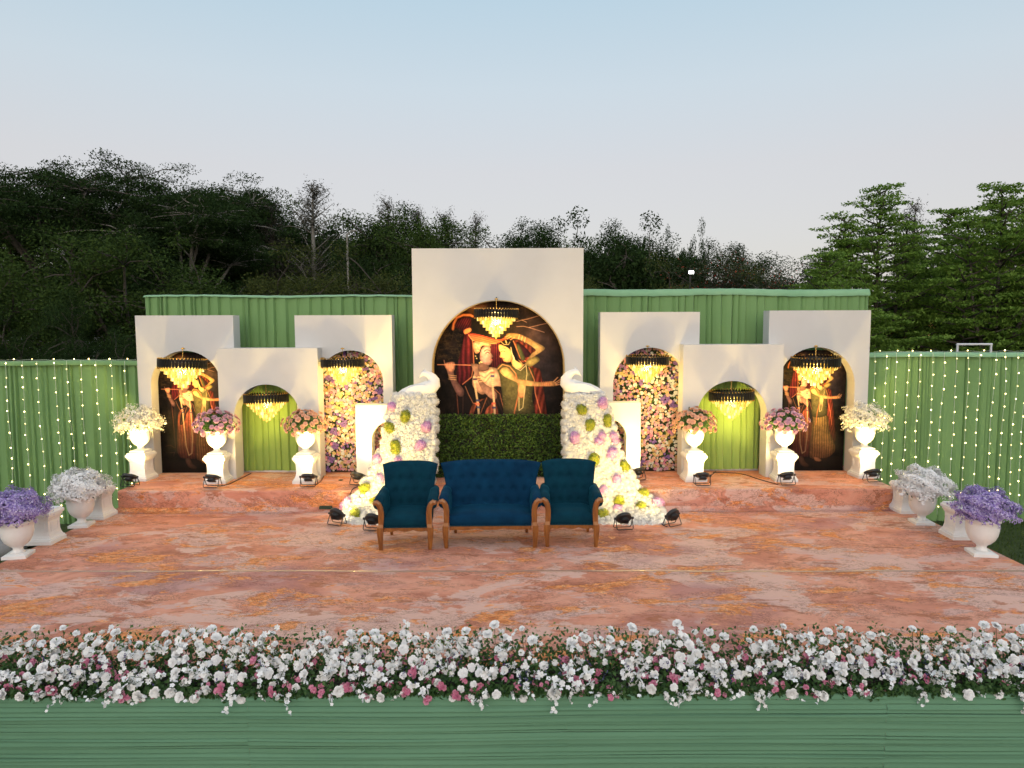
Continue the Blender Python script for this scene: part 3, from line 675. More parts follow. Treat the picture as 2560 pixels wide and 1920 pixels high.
    C.line([(890, 590), (930, 625), (985, 625), (1005, 590)], 10, (236, 196, 120)); C.line([(950, 575), (960, 605)], 20, (236, 180, 100)); C.line([(1016, 660), (1030, 740), (1060, 800)], 14, (236, 206, 150)); C.line([(1045, 775), (1060, 820)], 20, (238, 210, 160))
    C.line([(1050, 580), (1090, 680), (1140, 800), (1210, 840)], 17, (206, 116, 54)); C.fill([(1090, 620), (1130, 640), (1200, 800), (1160, 830), (1110, 720)], (84, 84, 46))
    # feet
    C.fill([(610, 2560), (720, 2560), (790, 2690), (900, 2760), (860, 2810), (700, 2780), (630, 2680)], (126, 82, 58), (90, 56, 40)); C.fill([(1010, 2560), (1100, 2570), (1210, 2640), (1180, 2680), (1050, 2660)], (176, 110, 64))
    C.line([(100, 2260), (220, 2230), (330, 2290)], 14, (110, 50, 32)); C.line([(200, 2420), (330, 2400), (300, 2500)], 12, (120, 60, 40))
    c = C.c * (1 - .42 * np.clip((C.yy - 1450) / 500, 0, 1))[..., None]
    for _ in range(1): c = (c + np.roll(c, 1, 0) + np.roll(c, -1, 0) + np.roll(c, 1, 1) + np.roll(c, -1, 1)) / 5 * .55 + c * .45
    c = np.clip(c * (0.94 + 0.12 * C.n3)[..., None] * (1.0 + .22 * np.clip((c.max(-1, keepdims=True) - 60) / 120, 0, 1)), 0, 255) / 255.0
    return np.where(c <= 0.04045, c / 12.92, ((c + 0.055) / 1.055) ** 2.4)
PAINT = paint()
def print_mat():
    m, nt, bs = new_mat('print'); a = node(nt, 'ShaderNodeVertexColor', layer_name='ink')
    hsv = node(nt, 'ShaderNodeHueSaturation'); hsv.inputs['Saturation'].default_value = 0.95; hsv.inputs['Value'].default_value = 1.0
    nt.links.new(a.outputs[0], hsv.inputs['Color']); nt.links.new(hsv.outputs[0], bs.inputs['Base Color'])
    bs.inputs['Roughness'].default_value = 0.55; bs.inputs['Specular IOR Level'].default_value = 0.12
    bump(nt, bs, noise(nt, coords(nt), 1.3, 3), 0.15, 0.03)
    return m
M['print'] = print_mat()
def print_mesh(name, w, h, u0, v0, u1, v1, step=1):
    """flat sheet w x h (metres); shows the drawing between (u0,v0) and (u1,v1)"""
    nx = int((u1 - u0) / PS / step); ny = int((v1 - v0) / PS / step)
    xs = np.linspace(0, w, nx); zs = np.linspace(h, 0, ny)
    X, Z = np.meshgrid(xs, zs); vs = np.stack([X, np.zeros_like(X), Z], -1).reshape(-1, 3)
    i = np.arange(ny - 1)[:, None] * nx + np.arange(nx - 1)[None]
    q = np.stack([i, i + nx, i + nx + 1, i + 1], -1).reshape(-1, 4)
    me = np_mesh(name, vs, q, M['print'])
    U = np.clip((np.linspace(u0, u1, nx) / PS).astype(int), 0, PAINT.shape[1] - 1); V = np.clip((np.linspace(v0, v1, ny) / PS).astype(int), 0, PAINT.shape[0] - 1)
    if step > 1:
        k = np.cumsum(np.cumsum(np.pad(PAINT, ((1, 0), (1, 0), (0, 0))), 0), 1)
        V0 = np.clip(V, 0, PAINT.shape[0] - step); U0 = np.clip(U, 0, PAINT.shape[1] - step)
        col = (k[V0 + step][:, U0 + step] - k[V0][:, U0 + step] - k[V0 + step][:, U0] + k[V0][:, U0]) / step ** 2
    else: col = PAINT[V][:, U]
    at = me.color_attributes.new('ink', 'FLOAT_COLOR', 'POINT')
    at.data.foreach_set('color', np.concatenate([col.reshape(-1, 3), np.ones((nx * ny, 1))], 1).astype(np.float32).ravel())
    return me
# central print: its corners measured from the photograph (drawing unit = 340/1763 photo pixels)
def px_e(u, v): return 1080 + u * 340 / 1763.0, 740 + v * 320 / 1659.0
Y = 11.16
a = P(*px_e(0, 0), Y); b = P(*px_e(1760, 1640), Y)
t = thing('printed_panel', 'wide printed picture of a flute player and dancing woman in the central arch', 'picture', (a.x, Y, b.z), group='printed pictures in the arches')
link('print_sheet', print_mesh('print_sheet', b.x - a.x, a.z - b.z, 0, 0, 1760, 1640), t)
MB().box((0, 0.004, 0), (b.x - a.x, 0.02, a.z - b.z)).build('backing_board', M['wood_raw'], t)
# full-length prints of the two end arches
def px_a(u, v): return 300 + (273 + u * 0.30) * 0.34358, 700 + (526 + v * 0.30) * 0.34358
Y = 11.48
a = P(*px_a(-60, 0), Y); b = P(*px_a(1780, 2900), Y); hgt = a.z - UZ - 0.004
mesh_full = print_mesh('print_sheet', b.x - a.x, hgt, -60, 0, 1780, 2900, 2)
for lab, x in (('full length print of a flute player and dancer in the left end arch', a.x),
               ('full length print of a flute player and dancer in the right end arch', P(1939.6, 900, Y).x)):
    t = thing('printed_panel', lab, 'picture', (x, Y, UZ + 0.004), group='printed pictures in the arches')
    link('print_sheet', mesh_full, t)
    MB().box((0, 0.004, 0), (b.x - a.x, 0.02, hgt)).build('backing_board', M['wood_raw'], t)
# ------------------------------------------------------------------ flowers: petals gathered as arrays so that alike pieces can share a mesh
def petal(V, F, ang, tilt, length, width, base=0.05, z0=0.0, cup=0.25, curl=0.0):
    o = len(V); ca, sa = math.cos(ang), math.sin(ang)
    for t in (0.0, 0.55, 1.0):
        w = width * (0.35, 1.0, 0.55)[int(t * 2 + 0.01) if t < 1 else 2]
        tl = tilt - curl * t
        rr = base + length * t * math.cos(tl); zz = z0 + length * t * math.sin(tl)
        for s in (-1, 0, 1):
            lat = s * w; up = cup * width * s * s
            r2 = rr - up * math.sin(tl); z2 = zz + up * math.cos(tl)
            V.append((ca * r2 - sa * lat, sa * r2 + ca * lat, z2))
    for i in range(2):
        for j in range(2):
            a = o + i * 3 + j; F.append((a, a + 1, a + 4, a + 3))
def rose_arr(seed=0, full=True):
    V, F = [], []; r = random.Random(seed)
    layers = [(5, 0.48, 0.92, 0.60, 0.12, -0.10), (5, 0.80, 0.84, 0.54, 0.10, -0.06), (5, 1.08, 0.76, 0.44, 0.07, -0.02), (4, 1.30, 0.66, 0.32, 0.04, 0.02)]
    if not full: layers = [layers[0], layers[2]]
    for k, (n, tilt, L, w, b, z) in enumerate(layers):
        for i in range(n):
            petal(V, F, 6.283 * i / n + k * 0.6 + r.uniform(-.15, .15), tilt + r.uniform(-.1, .1), L * r.uniform(.92, 1.05), w, b, z, 0.30, 0.45)
    o = len(V)                                            # rolled heart
    for i in range(5): V.append((0.15 * math.cos(i * 1.2566), 0.15 * math.sin(i * 1.2566), 0.62))
    for i in range(5): V.append((0.20 * math.cos(i * 1.2566), 0.20 * math.sin(i * 1.2566), 0.1))
    for i in range(5): F.append((o + 5 + i, o + 5 + (i + 1) % 5, o + (i + 1) % 5, o + i))
    V.append((0, 0, 0.56))
    for i in range(0, 5): F.append((o + i, o + (i + 1) % 5, o + 10, o + 10))
    F[:] = [f if len(set(f)) == 4 else f for f in F]
    return np.array(V), [f for f in F]
def blossom_arr(n=5, seed=0, tilt=0.35, w=0.42):
    V, F = [], []
    for i in range(n): petal(V, F, 6.283 * i / n, tilt, 0.9, w, 0.05, 0.0, 0.3, 0.3)
    return np.array(V), F
def rhombi(pos, nrm, length, width, g):
    """one leaf or petal (a four-cornered blade, bent along its rib) at each position"""
    n = len(pos); nrm = nrm / (np.linalg.norm(nrm, axis=1, keepdims=True) + 1e-9)
    a = g.normal(size=(n, 3)); a -= nrm * (a * nrm).sum(1, keepdims=True); a /= np.linalg.norm(a, axis=1, keepdims=True) + 1e-9
    b = np.cross(nrm, a)
    L = np.broadcast_to(np.asarray(length), (n,))[:, None]; W = np.broadcast_to(np.asarray(width), (n,))[:, None]
    v = np.stack([pos - a * L * .5, pos + b * W * .5 + nrm * W * .18, pos + a * L * .5, pos - b * W * .5 + nrm * W * .18], 1)
    return v.reshape(-1, 3), np.arange(4 * n).reshape(-1, 4)
def arr_mesh(name, VF, mats, smooth=True):
    V, F = VF; me = bpy.data.meshes.new(name); F2 = [tuple(dict.fromkeys(f)) for f in F]
    me.from_pydata([tuple(v) for v in V], [], F2); me.update()
    for m in (mats if isinstance(mats, (list, tuple)) else [mats]): me.materials.append(m)
    if smooth: me.polygons.foreach_set('use_smooth', [True] * len(me.polygons))
    return me
def rot_to(d, spin):
    q = Vector(d).normalized().to_track_quat('Z', 'Y')
    return (q @ Matrix.Rotation(spin, 3, 'Z').to_quaternion()).to_euler()
def put(name, me, parent, pos, d, s, spin=None):
    return link(name, me, parent, pos, rot_to(d, random.uniform(0, 6.28) if spin is None else spin), s)
def joined(VF, items):
    """many copies of one small shape as a single array; items = (pos, dir, scale)"""
    V, F = VF; Fq = [tuple(dict.fromkeys(f)) for f in F]; out = []; faces = []; k = len(V)
    for i, (p, d, s) in enumerate(items):
        q = np.array(rot_to(d, random.uniform(0, 6.28)).to_matrix()); out.append(V * s @ q.T + np.array(p)); faces += [tuple(a + i * k for a in f) for f in Fq]
    return np.concatenate(out), faces
ROSE = [rose_arr(i) for i in range(3)]; ROSE_LOW = rose_arr(5, False)
BLOOM5 = blossom_arr(5); BLOOM6 = blossom_arr(6, 1, 0.5, 0.34)
def fib(n, zmin=-0.15):
    i = np.arange(n) + .5; z = 1 - (1 - zmin) * i / n; ph = i * 2.39996; r = np.sqrt(np.maximum(0, 1 - z * z))
    return np.stack([r * np.cos(ph), r * np.sin(ph), z], 1)
def hydrangea_arr(n=44, seed=0):
    g = np.random.default_rng(seed); d = fib(n, -0.1) + g.normal(0, .06, (n, 3)); d /= np.linalg.norm(d, axis=1, keepdims=True)
    vs = []; 
    for k in range(4):
        a = g.normal(size=(n, 3)) if k == 0 else a
        if k == 0: a -= d * (a * d).sum(1, keepdims=True); a /= np.linalg.norm(a, axis=1, keepdims=True); b = np.cross(d, a)
        th = k * 1.5708; u = a * math.cos(th) + b * math.sin(th); w = np.cross(d, u)
        c = d * (0.80 + g.normal(0, .11, (n, 1))); L = 0.25
        vs.append(np.stack([c, c + u * L * .6 + w * .13 + d * .06, c + u * L + d * .03, c + u * L * .6 - w * .13 + d * .06], 1))
    v = np.concatenate(vs, 0).reshape(-1, 3); return v, np.arange(len(v)).reshape(-1, 4)
HYD = [hydrangea_arr(60, i) for i in range(3)]
def np2me(name, VF, mat): return np_mesh(name, VF[0], VF[1], mat)

# ------------------------------------------------------------------ flower walls inside the two tall inner arches
FW_COL = ('petal_rosepink', 'petal_peach', 'petal_cream', 'petal_violet', 'petal_yellow', 'petal_pink')
rose_low_me = {c: arr_mesh('blossom', ROSE_LOW, M[c]) for c in FW_COL}
for W, lab, sd in ((WC, 'wall of pink peach and violet blossoms filling the left tall arch', 31), (WC2, 'wall of pink peach and violet blossoms filling the right tall arch', 32)):
    x0, x1, H = W[3] - 0.05, W[4] + 0.05, W[5] + 0.06; wd = x1 - x0
    t = thing('flower_wall', lab, 'flower wall', (x0, 11.50, UZ), group='flower walls in the tall inner arches')
    MB().box((0, 0.0, 0.005), (wd, 0.03, H)).build('backing_board', M['soil'], t)
    g = np.random.default_rng(sd); r = random.Random(sd); random.seed(sd)
    n = 3600; pos = np.stack([g.uniform(0, wd, n), g.uniform(-0.035, -0.002, n), g.uniform(0.02, H, n)], 1)
    nr = g.normal(0, .5, (n, 3)); nr[:, 1] -= 1
    o = link('leaves', np2me('leaves', rhombi(pos, nr, g.uniform(.03, .055, n), g.uniform(.015, .025, n), g), M['leaf']), t); o['kind'] = 'stuff'
    cl = [(r.uniform(0, wd), r.uniform(0, H)) for _ in range(26)]         # violet heads come in bunches
    pts = []; tries = 0; PX = np.zeros((1200, 3))
    while len(pts) < 1100 and tries < 60000:
        tries += 1; x, z = r.uniform(0.02, wd - .02), r.uniform(0.03, H - .02); s = r.uniform(0.016, 0.035); k = len(pts)
        if k == 0 or np.all((PX[:k, 0] - x) ** 2 + (PX[:k, 1] - z) ** 2 > (0.62 * (s + PX[:k, 2])) ** 2):
            near = min((x - a) ** 2 + (z - b) ** 2 for a, b in cl) < 0.0036
            col = 'petal_violet' if near else r.choices(FW_COL, (24, 24, 24, 4, 20, 8))[0]
            PX[k] = (x, z, s); pts.append((x, z, s, col))
    pts.sort(key=lambda p: -p[2])
    rest = {}
    for i, (x, z, s, c) in enumerate(pts):
        d = (r.uniform(-.5, .5), -1, r.uniform(-.3, .6)); p = (x, -0.028, z)
        if i < 300: put('blossom', rose_low_me[c], t, p, d, s)
        else: rest.setdefault(c, []).append((p, d, s))
    mb = MB(); mats = list(rest)
    for k, c in enumerate(mats):
        v, f = joined(ROSE_LOW, rest[c]); mb.add(v, f, k)
    o = mb.build('small_blossoms', [M[c] for c in mats], t, smooth=True); o['kind'] = 'stuff'

# boxwood mat below the central print
a = P(1086, 1037, 11.10); b = P(1408, 1037, 11.10); hh = a.z - UZ
t = thing('boxwood_panel', 'dark green boxwood hedge panel below the central print', 'hedge', (a.x, 11.10, UZ))
MB().box((0, 0.0, 0.002), (b.x - a.x, 0.045, hh)).build('backing_board', M['soil'], t)
g = np.random.default_rng(41); n = 8000
pos = np.stack([g.uniform(0, b.x - a.x, n), -g.uniform(0.0, 0.075, n), g.uniform(0.01, hh + .015, n)], 1)
pos[:, 1] -= 0.012 * np.sin(pos[:, 0] * 17 + np.sin(pos[:, 2] * 13) * 2)
nr = g.normal(0, .75, (n, 3)); nr[:, 1] -= .7; nr[:, 2] += .3
o = link('leaves', np2me('leaves', rhombi(pos, nr, g.uniform(.03, .055, n), g.uniform(.018, .03, n), g), M['boxwood']), t); o['kind'] = 'stuff'

# ------------------------------------------------------------------ peacock figures with long flower tails
hyd_me = {c: [np2me('hydrangea_head', h, M[c]) for h in HYD] for c in ('petal_hydrangea', 'petal_lilac', 'petal_lime')}
TAILS = {
 'left': ([(985, 985, 1090, 10.55), (1030, 970, 1090, 10.52), (1058, 963, 1090, 10.5), (1111, 953, 1089, 10.45), (1152, 936, 1088, 10.40), (1184, 920, 1086, 10.33), (1225, 892, 1075, 10.18), (1262, 853, 1050, 9.98), (1297, 868, 1010, None)],
          [(450, 165), (670, 305), (620, 415), (355, 500), (500, 525), (365, 610), (160, 775)], [(540, 240), (425, 310), (460, 420), (275, 685), (228, 830), (345, 750)]),
 'right': ([(985, 1412, 1513, 10.55), (1030, 1412, 1527, 10.52), (1058, 1412, 1535, 10.5), (1111, 1413, 1550, 10.45), (1152, 1413, 1565, 10.40), (1184, 1416, 1582, 10.33), (1225, 1425, 1613, 10.18), (1262, 1450, 1660, 9.98), (1297, 1490, 1664, None)],
           [(1735, 160), (1570, 370), (1718, 370), (1820, 370), (1795, 470), (1830, 625), (1730, 690), (1830, 800), (2085, 775)], [(1600, 195), (1760, 265), (1665, 285), (1685, 505), (1895, 540), (1985, 705), (1835, 755), (1975, 785), (1722, 835)])}
for side_name, (rows, lil, lim) in TAILS.items():
    base = G((rows[-1][1] + rows[-1][2]) / 2, 1297, 0.0)
    t = thing('flower_tail', f'sweeping tail of white hydrangeas with lilac and lime heads below the {side_name} peacock', 'flower arrangement', base, group='flower tails of the peacocks')
    R3 = []
    for (y, xl, xr, Yd) in rows:
        if Yd is None: A, B = G(xl, y + 8, 0.01), G(xr, y + 8, 0.01)
        else: A, B = P(xl, y, Yd), P(xr, y, Yd)
        A.x += .012; B.x -= .022; A.z -= .02; B.z -= .02
        R3.append((A - base, B - base))
    rows_y = np.array([q[0] for q in rows], float)
    def surf(u, y):
        i = int(np.clip(np.searchsorted(rows_y, y) - 1, 0, len(rows) - 2)); f = (y - rows_y[i]) / (rows_y[i + 1] - rows_y[i])
        A = R3[i][0].lerp(R3[i + 1][0], f); B = R3[i][1].lerp(R3[i + 1][1], f); p = A.lerp(B, u)
        bulge = 0.05 * (1 - (2 * u - 1) ** 2); p.y -= bulge
        return p
    mb = MB(); rings = []                                   # padded form under the flowers
    for i, (A, B) in enumerate(R3):
        dep = 0.22 if i < 6 else 0.12
        ring = [surf(u, rows_y[i]) + Vector((0, 0.05, -0.015)) for u in (0.04, 0.25, 0.5, 0.75, 0.96)]
        ring += [B + Vector((-0.02, dep, -0.02)), A + Vector((0.02, dep, -0.02))]
        rings.append([(p.x, p.y, max(p.z, 0.003 if rows[i][3] is None or rows[i][3] < 10.22 else UZ - base.z + .003)) for p in ring])
    mb.rings(rings); mb.build('padded_form', M['wall_white'], t)
    random.seed(51); r = random.Random(len(side_name)); acc = []; spots = []
    for lst, c in ((lil, 'petal_lilac'), (lim, 'petal_lime')):
        for zx, zy in lst:
            x, y = 800 + .4069 * zx, 940 + .4069 * zy; y = min(y, 1292)
            i = int(np.clip(np.searchsorted(rows_y, y) - 1, 0, len(rows) - 2)); f = (y - rows_y[i]) / (rows_y[i + 1] - rows_y[i])
            xl = rows[i][1] * (1 - f) + rows[i + 1][1] * f; xr = rows[i][2] * (1 - f) + rows[i + 1][2] * f
            p = surf(np.clip((x - xl) / (xr - xl), 0.02, .98), y); s = r.uniform(.095, .115)
            for k in range(3):                             # a cluster of two or three heads
                q = p + Vector((r.uniform(-.035, .035), r.uniform(-.02, .0), r.uniform(-.045, .045))); acc.append((q, s * .8))
                spots.append(q); put('hydrangea_head', r.choice(hyd_me[c]), t, q + Vector((0, -0.035, 0)), (r.uniform(-.3, .3), -1, .35), s * r.uniform(.62, .8))
    cnt = 0; tries = 0
    while cnt < 268 and tries < 20000:
        tries += 1; u = r.random(); y = r.uniform(978, 1297); p = surf(u, max(y, 985)); s = r.uniform(.050, .075)
        if y > 1225: p = surf(u, y)
        if all((p - a).length > 0.52 * (s + b) for a, b in acc):
            acc.append((p, s)); cnt += 1
            d = ((u - .5) * 1.6 + r.uniform(-.3, .3), -1, .35 + max(0, (y - 1200) / 120) + r.uniform(-.2, .3))
            put('hydrangea_head', r.choice(hyd_me['petal_hydrangea']), t, p, d, s)
    g = np.random.default_rng(len(side_name)); n = 17000; fl = []; fn = []     # loose florets that knit the heads together
    for _ in range(n):
        p = surf(r.random(), r.uniform(982, 1300))
        if any((p - q).length < .062 for q in spots): continue
        fl.append((p.x + r.gauss(0, .012), p.y - r.uniform(.0, .066), max(p.z + r.gauss(0, .012), .004))); fn.append((r.gauss(0, .8), -1, .5 + r.gauss(0, .7)))
    n = len(fl)
    o = link('loose_florets', np2me('loose_florets', rhombi(np.array(fl), np.array(fn), g.uniform(.02, .036, n), g.uniform(.013, .022, n), g), M['petal_hydrangea']), t); o['kind'] = 'stuff'
    for k in range(30):                                    # flanks of the tail
        y = r.uniform(985, 1215); u = 0 if (k % 2 == 0) else 1
        p = surf(u, y) + Vector((0, r.uniform(.05, .2), 0)); put('hydrangea_head', r.choice(hyd_me['petal_hydrangea']), t, p, (-1 if u == 0 else 1, -.4, .3), .07)

def peacock(label, at, sx):
    t = thing('peacock_figure', label, 'statue', at, group='white peacock figures')
    path = [(-.50, .03, .020), (-.42, .05, .055), (-.30, .075, .085), (-.18, .085, .100), (-.08, .100, .118), (.00, .135, .122), (.042, .185, .112), (.044, .235, .092), (.020, .282, .070), (-.022, .320, .053), (-.068, .340, .043), (-.102, .342, .042), (-.130, .324, .030), (-.150, .300, .013), (-.176, .268, .004)]
    MB().tube([(x * sx, 0, z) for x, z, _ in path], [q[2] for q in path], 16, flat=.85).build('body', M['plaster'], t, smooth=True)
    for s in (-1, 1):                                       # folded wings
        mb = MB(); rings = []
        for k in range(9):
            u = k / 8; x = (-.02 - .42 * u) * sx; w = .085 * math.sin(math.pi * min(1, u * .9 + .12)) ** .7
            rings.append([(x, s * (.085 - .045 * u + .018 * math.cos(j * .785)), .125 - .07 * u + w * math.sin(j * .785)) for j in range(8)])
        mb.rings(rings); mb.build('wing', M['plaster'], t, smooth=True)
    mb = MB()
    for k in range(5):
        a = 1.15 + k * .2; mb.tube([((-.085) * sx, 0, .36), ((-.085 + .06 * math.cos(a)) * sx, 0.004 * (k - 2), .36 + .06 * math.sin(a))], [.004, .003], 6)
    mb.build('crest', M['plaster'], t, smooth=True)
    t.scale = (.98,) * 3
    return t
p = P(1077, 984, 10.56); peacock('white peacock figure looking left on top of the left flower tail', (p.x, p.y, p.z - .03), 1)
p = P(1424, 980, 10.56); peacock('white peacock figure looking right on top of the right flower tail', (p.x, p.y, p.z - .03), -1)

# ------------------------------------------------------------------ chandeliers
def chandelier():
    t = thing('chandelier', 'x', 'chandelier', group='black and crystal chandeliers in the arches')
    mb = MB()
    for i in range(9): 
        z = -0.006 - i * 0.019
        mb.rings([[(.007 * math.cos(a) * (i % 2 == 0) + .002 * math.sin(b_), .007 * math.cos(a) * (i % 2 == 1) + .002 * math.sin(b_), z + .011 * math.sin(a) + .002 * math.cos(b_)) for a in [6.283 * j / 8 for j in range(8)]] for b_ in (0, 2.1, 4.2)], cap=False)
    mb.tube([(0, 0, 0), (0, 0, -.17)], .003, 5)
    mb.lathe([(.02, -.005), (.03, -.012), (.03, -.02), (.012, -.026)], 12)
    mb.build('chain', M['gold'], t)
    ring = MB(); tips = MB(); n = 46; Rr = .33
    for i in range(n):
        a = 6.283 * i / n; ca, sa = math.cos(a), math.sin(a)
        def q(rad, tan, z): return (ca * rad - sa * tan, sa * rad + ca * tan, z)
        for zz0, zz1, rad in ((-.185, -.278, Rr),):
            ring.rings([[q(rad - .008, -w, z), q(rad + .008, -w, z), q(rad + .008, w, z), q(rad - .008, w, z)] for w, z in ((.004, zz0 + .012), (.017, zz0), (.017, zz1), (.005, zz1 - .022))])
            tips.rings([[q(rad - .006, -w, z), q(rad + .006, -w, z), q(rad + .006, w, z), q(rad - .006, w, z)] for w, z in ((.006, zz0 + .030), (.006, zz0 + .010))])
            tips.rings([[q(rad - .006, -w, z), q(rad + .006, -w, z), q(rad + .006, w, z), q(rad - .006, w, z)] for w, z in ((.005, zz1 - .020), (.004, zz1 - .038))])
    o = ring.build('black_prism_ring', M['black_glass'], t); o['kind'] = 'stuff'
    o = tips.build('gilt_tips', M['gold'], t); o['kind'] = 'stuff'
    fr = MB()
    for z in (-.20, -.265): fr.rings([[((Rr - .02 + .006 * math.cos(b)) * math.cos(a), (Rr - .02 + .006 * math.cos(b)) * math.sin(a), z + .006 * math.sin(b)) for a in [6.283 * j / 32 for j in range(32)]] for b in (0, 1.57, 3.14, 4.71, 6.283)], cap=False)
    for k in range(6):
        a = k * 1.047; fr.tube([(0, 0, -.17), (math.cos(a) * .15, math.sin(a) * .15, -.20), (math.cos(a) * .31, math.sin(a) * .31, -.20)], .006, 6)
    fr.lathe([(.30, -.222), (.30, -.216), (.04, -.214)], 32)  # flat plate added to block the upward light of the bulb
    fr.tube([(0, 0, -.16), (0, 0, -.5)], .012, 8); fr.build('frame', M['black_metal'], t)
    for k, rr in enumerate((.285, .240, .195, .150, .105, .055)):
        mb = MB(); z = -.288 - k * .048; n = max(8, int(6.283 * rr / .021))
        for i in range(n):
            a = 6.283 * i / n; ca, sa = math.cos(a), math.sin(a)
            mb.rings([[(ca * (rr + u) - sa * w, sa * (rr + u) + ca * w, zz) for u, w in ((-.005, -s), (.005, -s), (.005, s), (-.005, s))] for s, zz in ((.0090, z), (.0098, z - .046), (.002, z - .060))])
        o = mb.build('crystal_tier', M['crystal'], t); o['kind'] = 'stuff'
    MB().lathe([(.002, -.56), (.014, -.575), (.018, -.595), (.010, -.615), (.002, -.625)], 10).build('crystal_drop', M['crystal'], t, smooth=True)
    return t
chand = chandelier(); first = True
CH = [(457, 869, 11.12, 'chandelier in front of the left flute player print', (-.05, .04)), (664, 957, 11.12, 'chandelier before the green cloth of the low left arch', (-.03, 0)),
      (856, 869, 11.12, 'chandelier before the flower wall in the left tall arch', (.0, .0)), (1241, 745, 10.79, 'chandelier hanging over the central picture', (.01, .015)),
      (1619, 863, 11.12, 'chandelier before the flower wall in the right tall arch', (0, -.02)), (1828, 950, 11.12, 'chandelier before the green cloth of the low right arch', (-.03, .02)),
      (2040, 863, 11.12, 'chandelier in front of the right flute player print', (-.05, -.01))]
CH_ALL = []
for i, (x, y, Yd, lab, tilt) in enumerate(CH):
    p = P(x, y, Yd); lab = 'lit black and crystal ' + lab
    if i == 0: o = chand; o['label'] = lab; o.location = p
    else: o = copy_tree(chand, lab, p)
    o.rotation_euler = (tilt[0], tilt[1], i * .4); o.scale = ((1.07, 1.01, 1.0, 1.0, .99, 1.03, 1.09)[i],) * 3; CH_ALL.append((o, p))
for i, (o, p) in enumerate(CH_ALL):
    l = bpy.data.lights.new('chandelier_bulb', 'POINT'); l.energy = CHAND_W * (1, .5, 1, 1.7, 1, .5, 1)[i]; l.color = (1.0, .70, .20); l.shadow_soft_size = .05
    lo = bpy.data.objects.new('chandelier_bulb', l); COL.objects.link(lo); lo.parent = o; lo.location = (0, 0, -.36)
    # wrought hook that carries it off the panel
    wy = (11.25, 11.0, 11.25, 10.90, 11.25, 11.0, 11.25)[i]
    if i == 3:
        mb = MB(); mb.tube([(0, 0, 0), (0, (wy - p.y) * .5, .015), (0, wy - p.y + .004, .01)], .006, 6); mb.tube([(0, 0, .012), (0, 0, -.02)], .006, 6)
        h = mb.build('hook_arm', M['black_metal'], None); h.parent = o
        h.rotation_euler = Matrix.Rotation(-i * .4, 3, 'Z').to_euler()
# ------------------------------------------------------------------ pedestals and urns
def pedestal_mesh():
    mb = MB()
    mb.square([(.165, 0), (.165, .045), (.155, .050), (.152, .066), (.140, .075), (.128, .105), (.119, .150), (.117, .230), (.120, .290), (.134, .325), (.145, .338), (.145, .352), (.160, .362), (.160, .395), (.150, .402), (.140, .425), (.0001, .425)])
    return mb
def pedestal(label, loc, rz, s):
    t = thing('pedestal', label, 'pedestal', loc, rz, 'white plaster pedestals', s)
    link('shaft', PED_ME, t)
    for k in range(4):                                      # sunken frame on each face
        a = k * math.pi / 2; link('face_panel', PANEL_ME, t, rot=(0, 0, a))
    return t
mb = pedestal_mesh(); o = mb.build('shaft', M['plaster']); PED_ME = o.data; bpy.data.objects.remove(o)
mb = MB()
for (xa, xb, za, zb) in ((-.075, .075, .150, .158), (-.075, .075, .262, .270), (-.075, -.067, .158, .262), (.067, .075, .158, .262)): mb.box((xa, -.1225, za), (xb, -.117, zb))
o = mb.build('face_panel', M['plaster']); PANEL_ME = o.data; bpy.data.objects.remove(o)
mb = MB(); mb.lathe([(r_, z_ * 1.11) for r_, z_ in ((.085, .046), (.060, .060), (.050, .085), (.056, .100), (.062, .108), (.095, .128), (.135, .168), (.160, .217), (.172, .275), (.174, .325), (.170, .352), (.182, .362), (.188, .376), (.186, .392), (.176, .398), (.160, .392), (.156, .36), (.15, .33), (.0001, .33))], 36)
o = mb.build('bowl', M['plaster'], smooth=True); URN_ME = o.data; bpy.data.objects.remove(o)
mb = MB(); mb.square([(.13, 0), (.13, .034), (.122, .038), (.10, .046), (.085, .052), (.0001, .052)]); o = mb.build('plinth', M['plaster']); PLINTH_ME = o.data; bpy.data.objects.remove(o)
mb = MB(); mb.lathe([(.0001, .383), (.155, .383)], 24, cap=False); o = mb.build('earth', M['soil']); EARTH_ME = o.data; bpy.data.objects.remove(o)
def urn(label, loc, rz, s):
    t = thing('urn', label, 'urn', loc, rz, 'white footed urns', s)
    link('bowl', URN_ME, t); link('plinth', PLINTH_ME, t); link('filling', EARTH_ME, t)
    return t
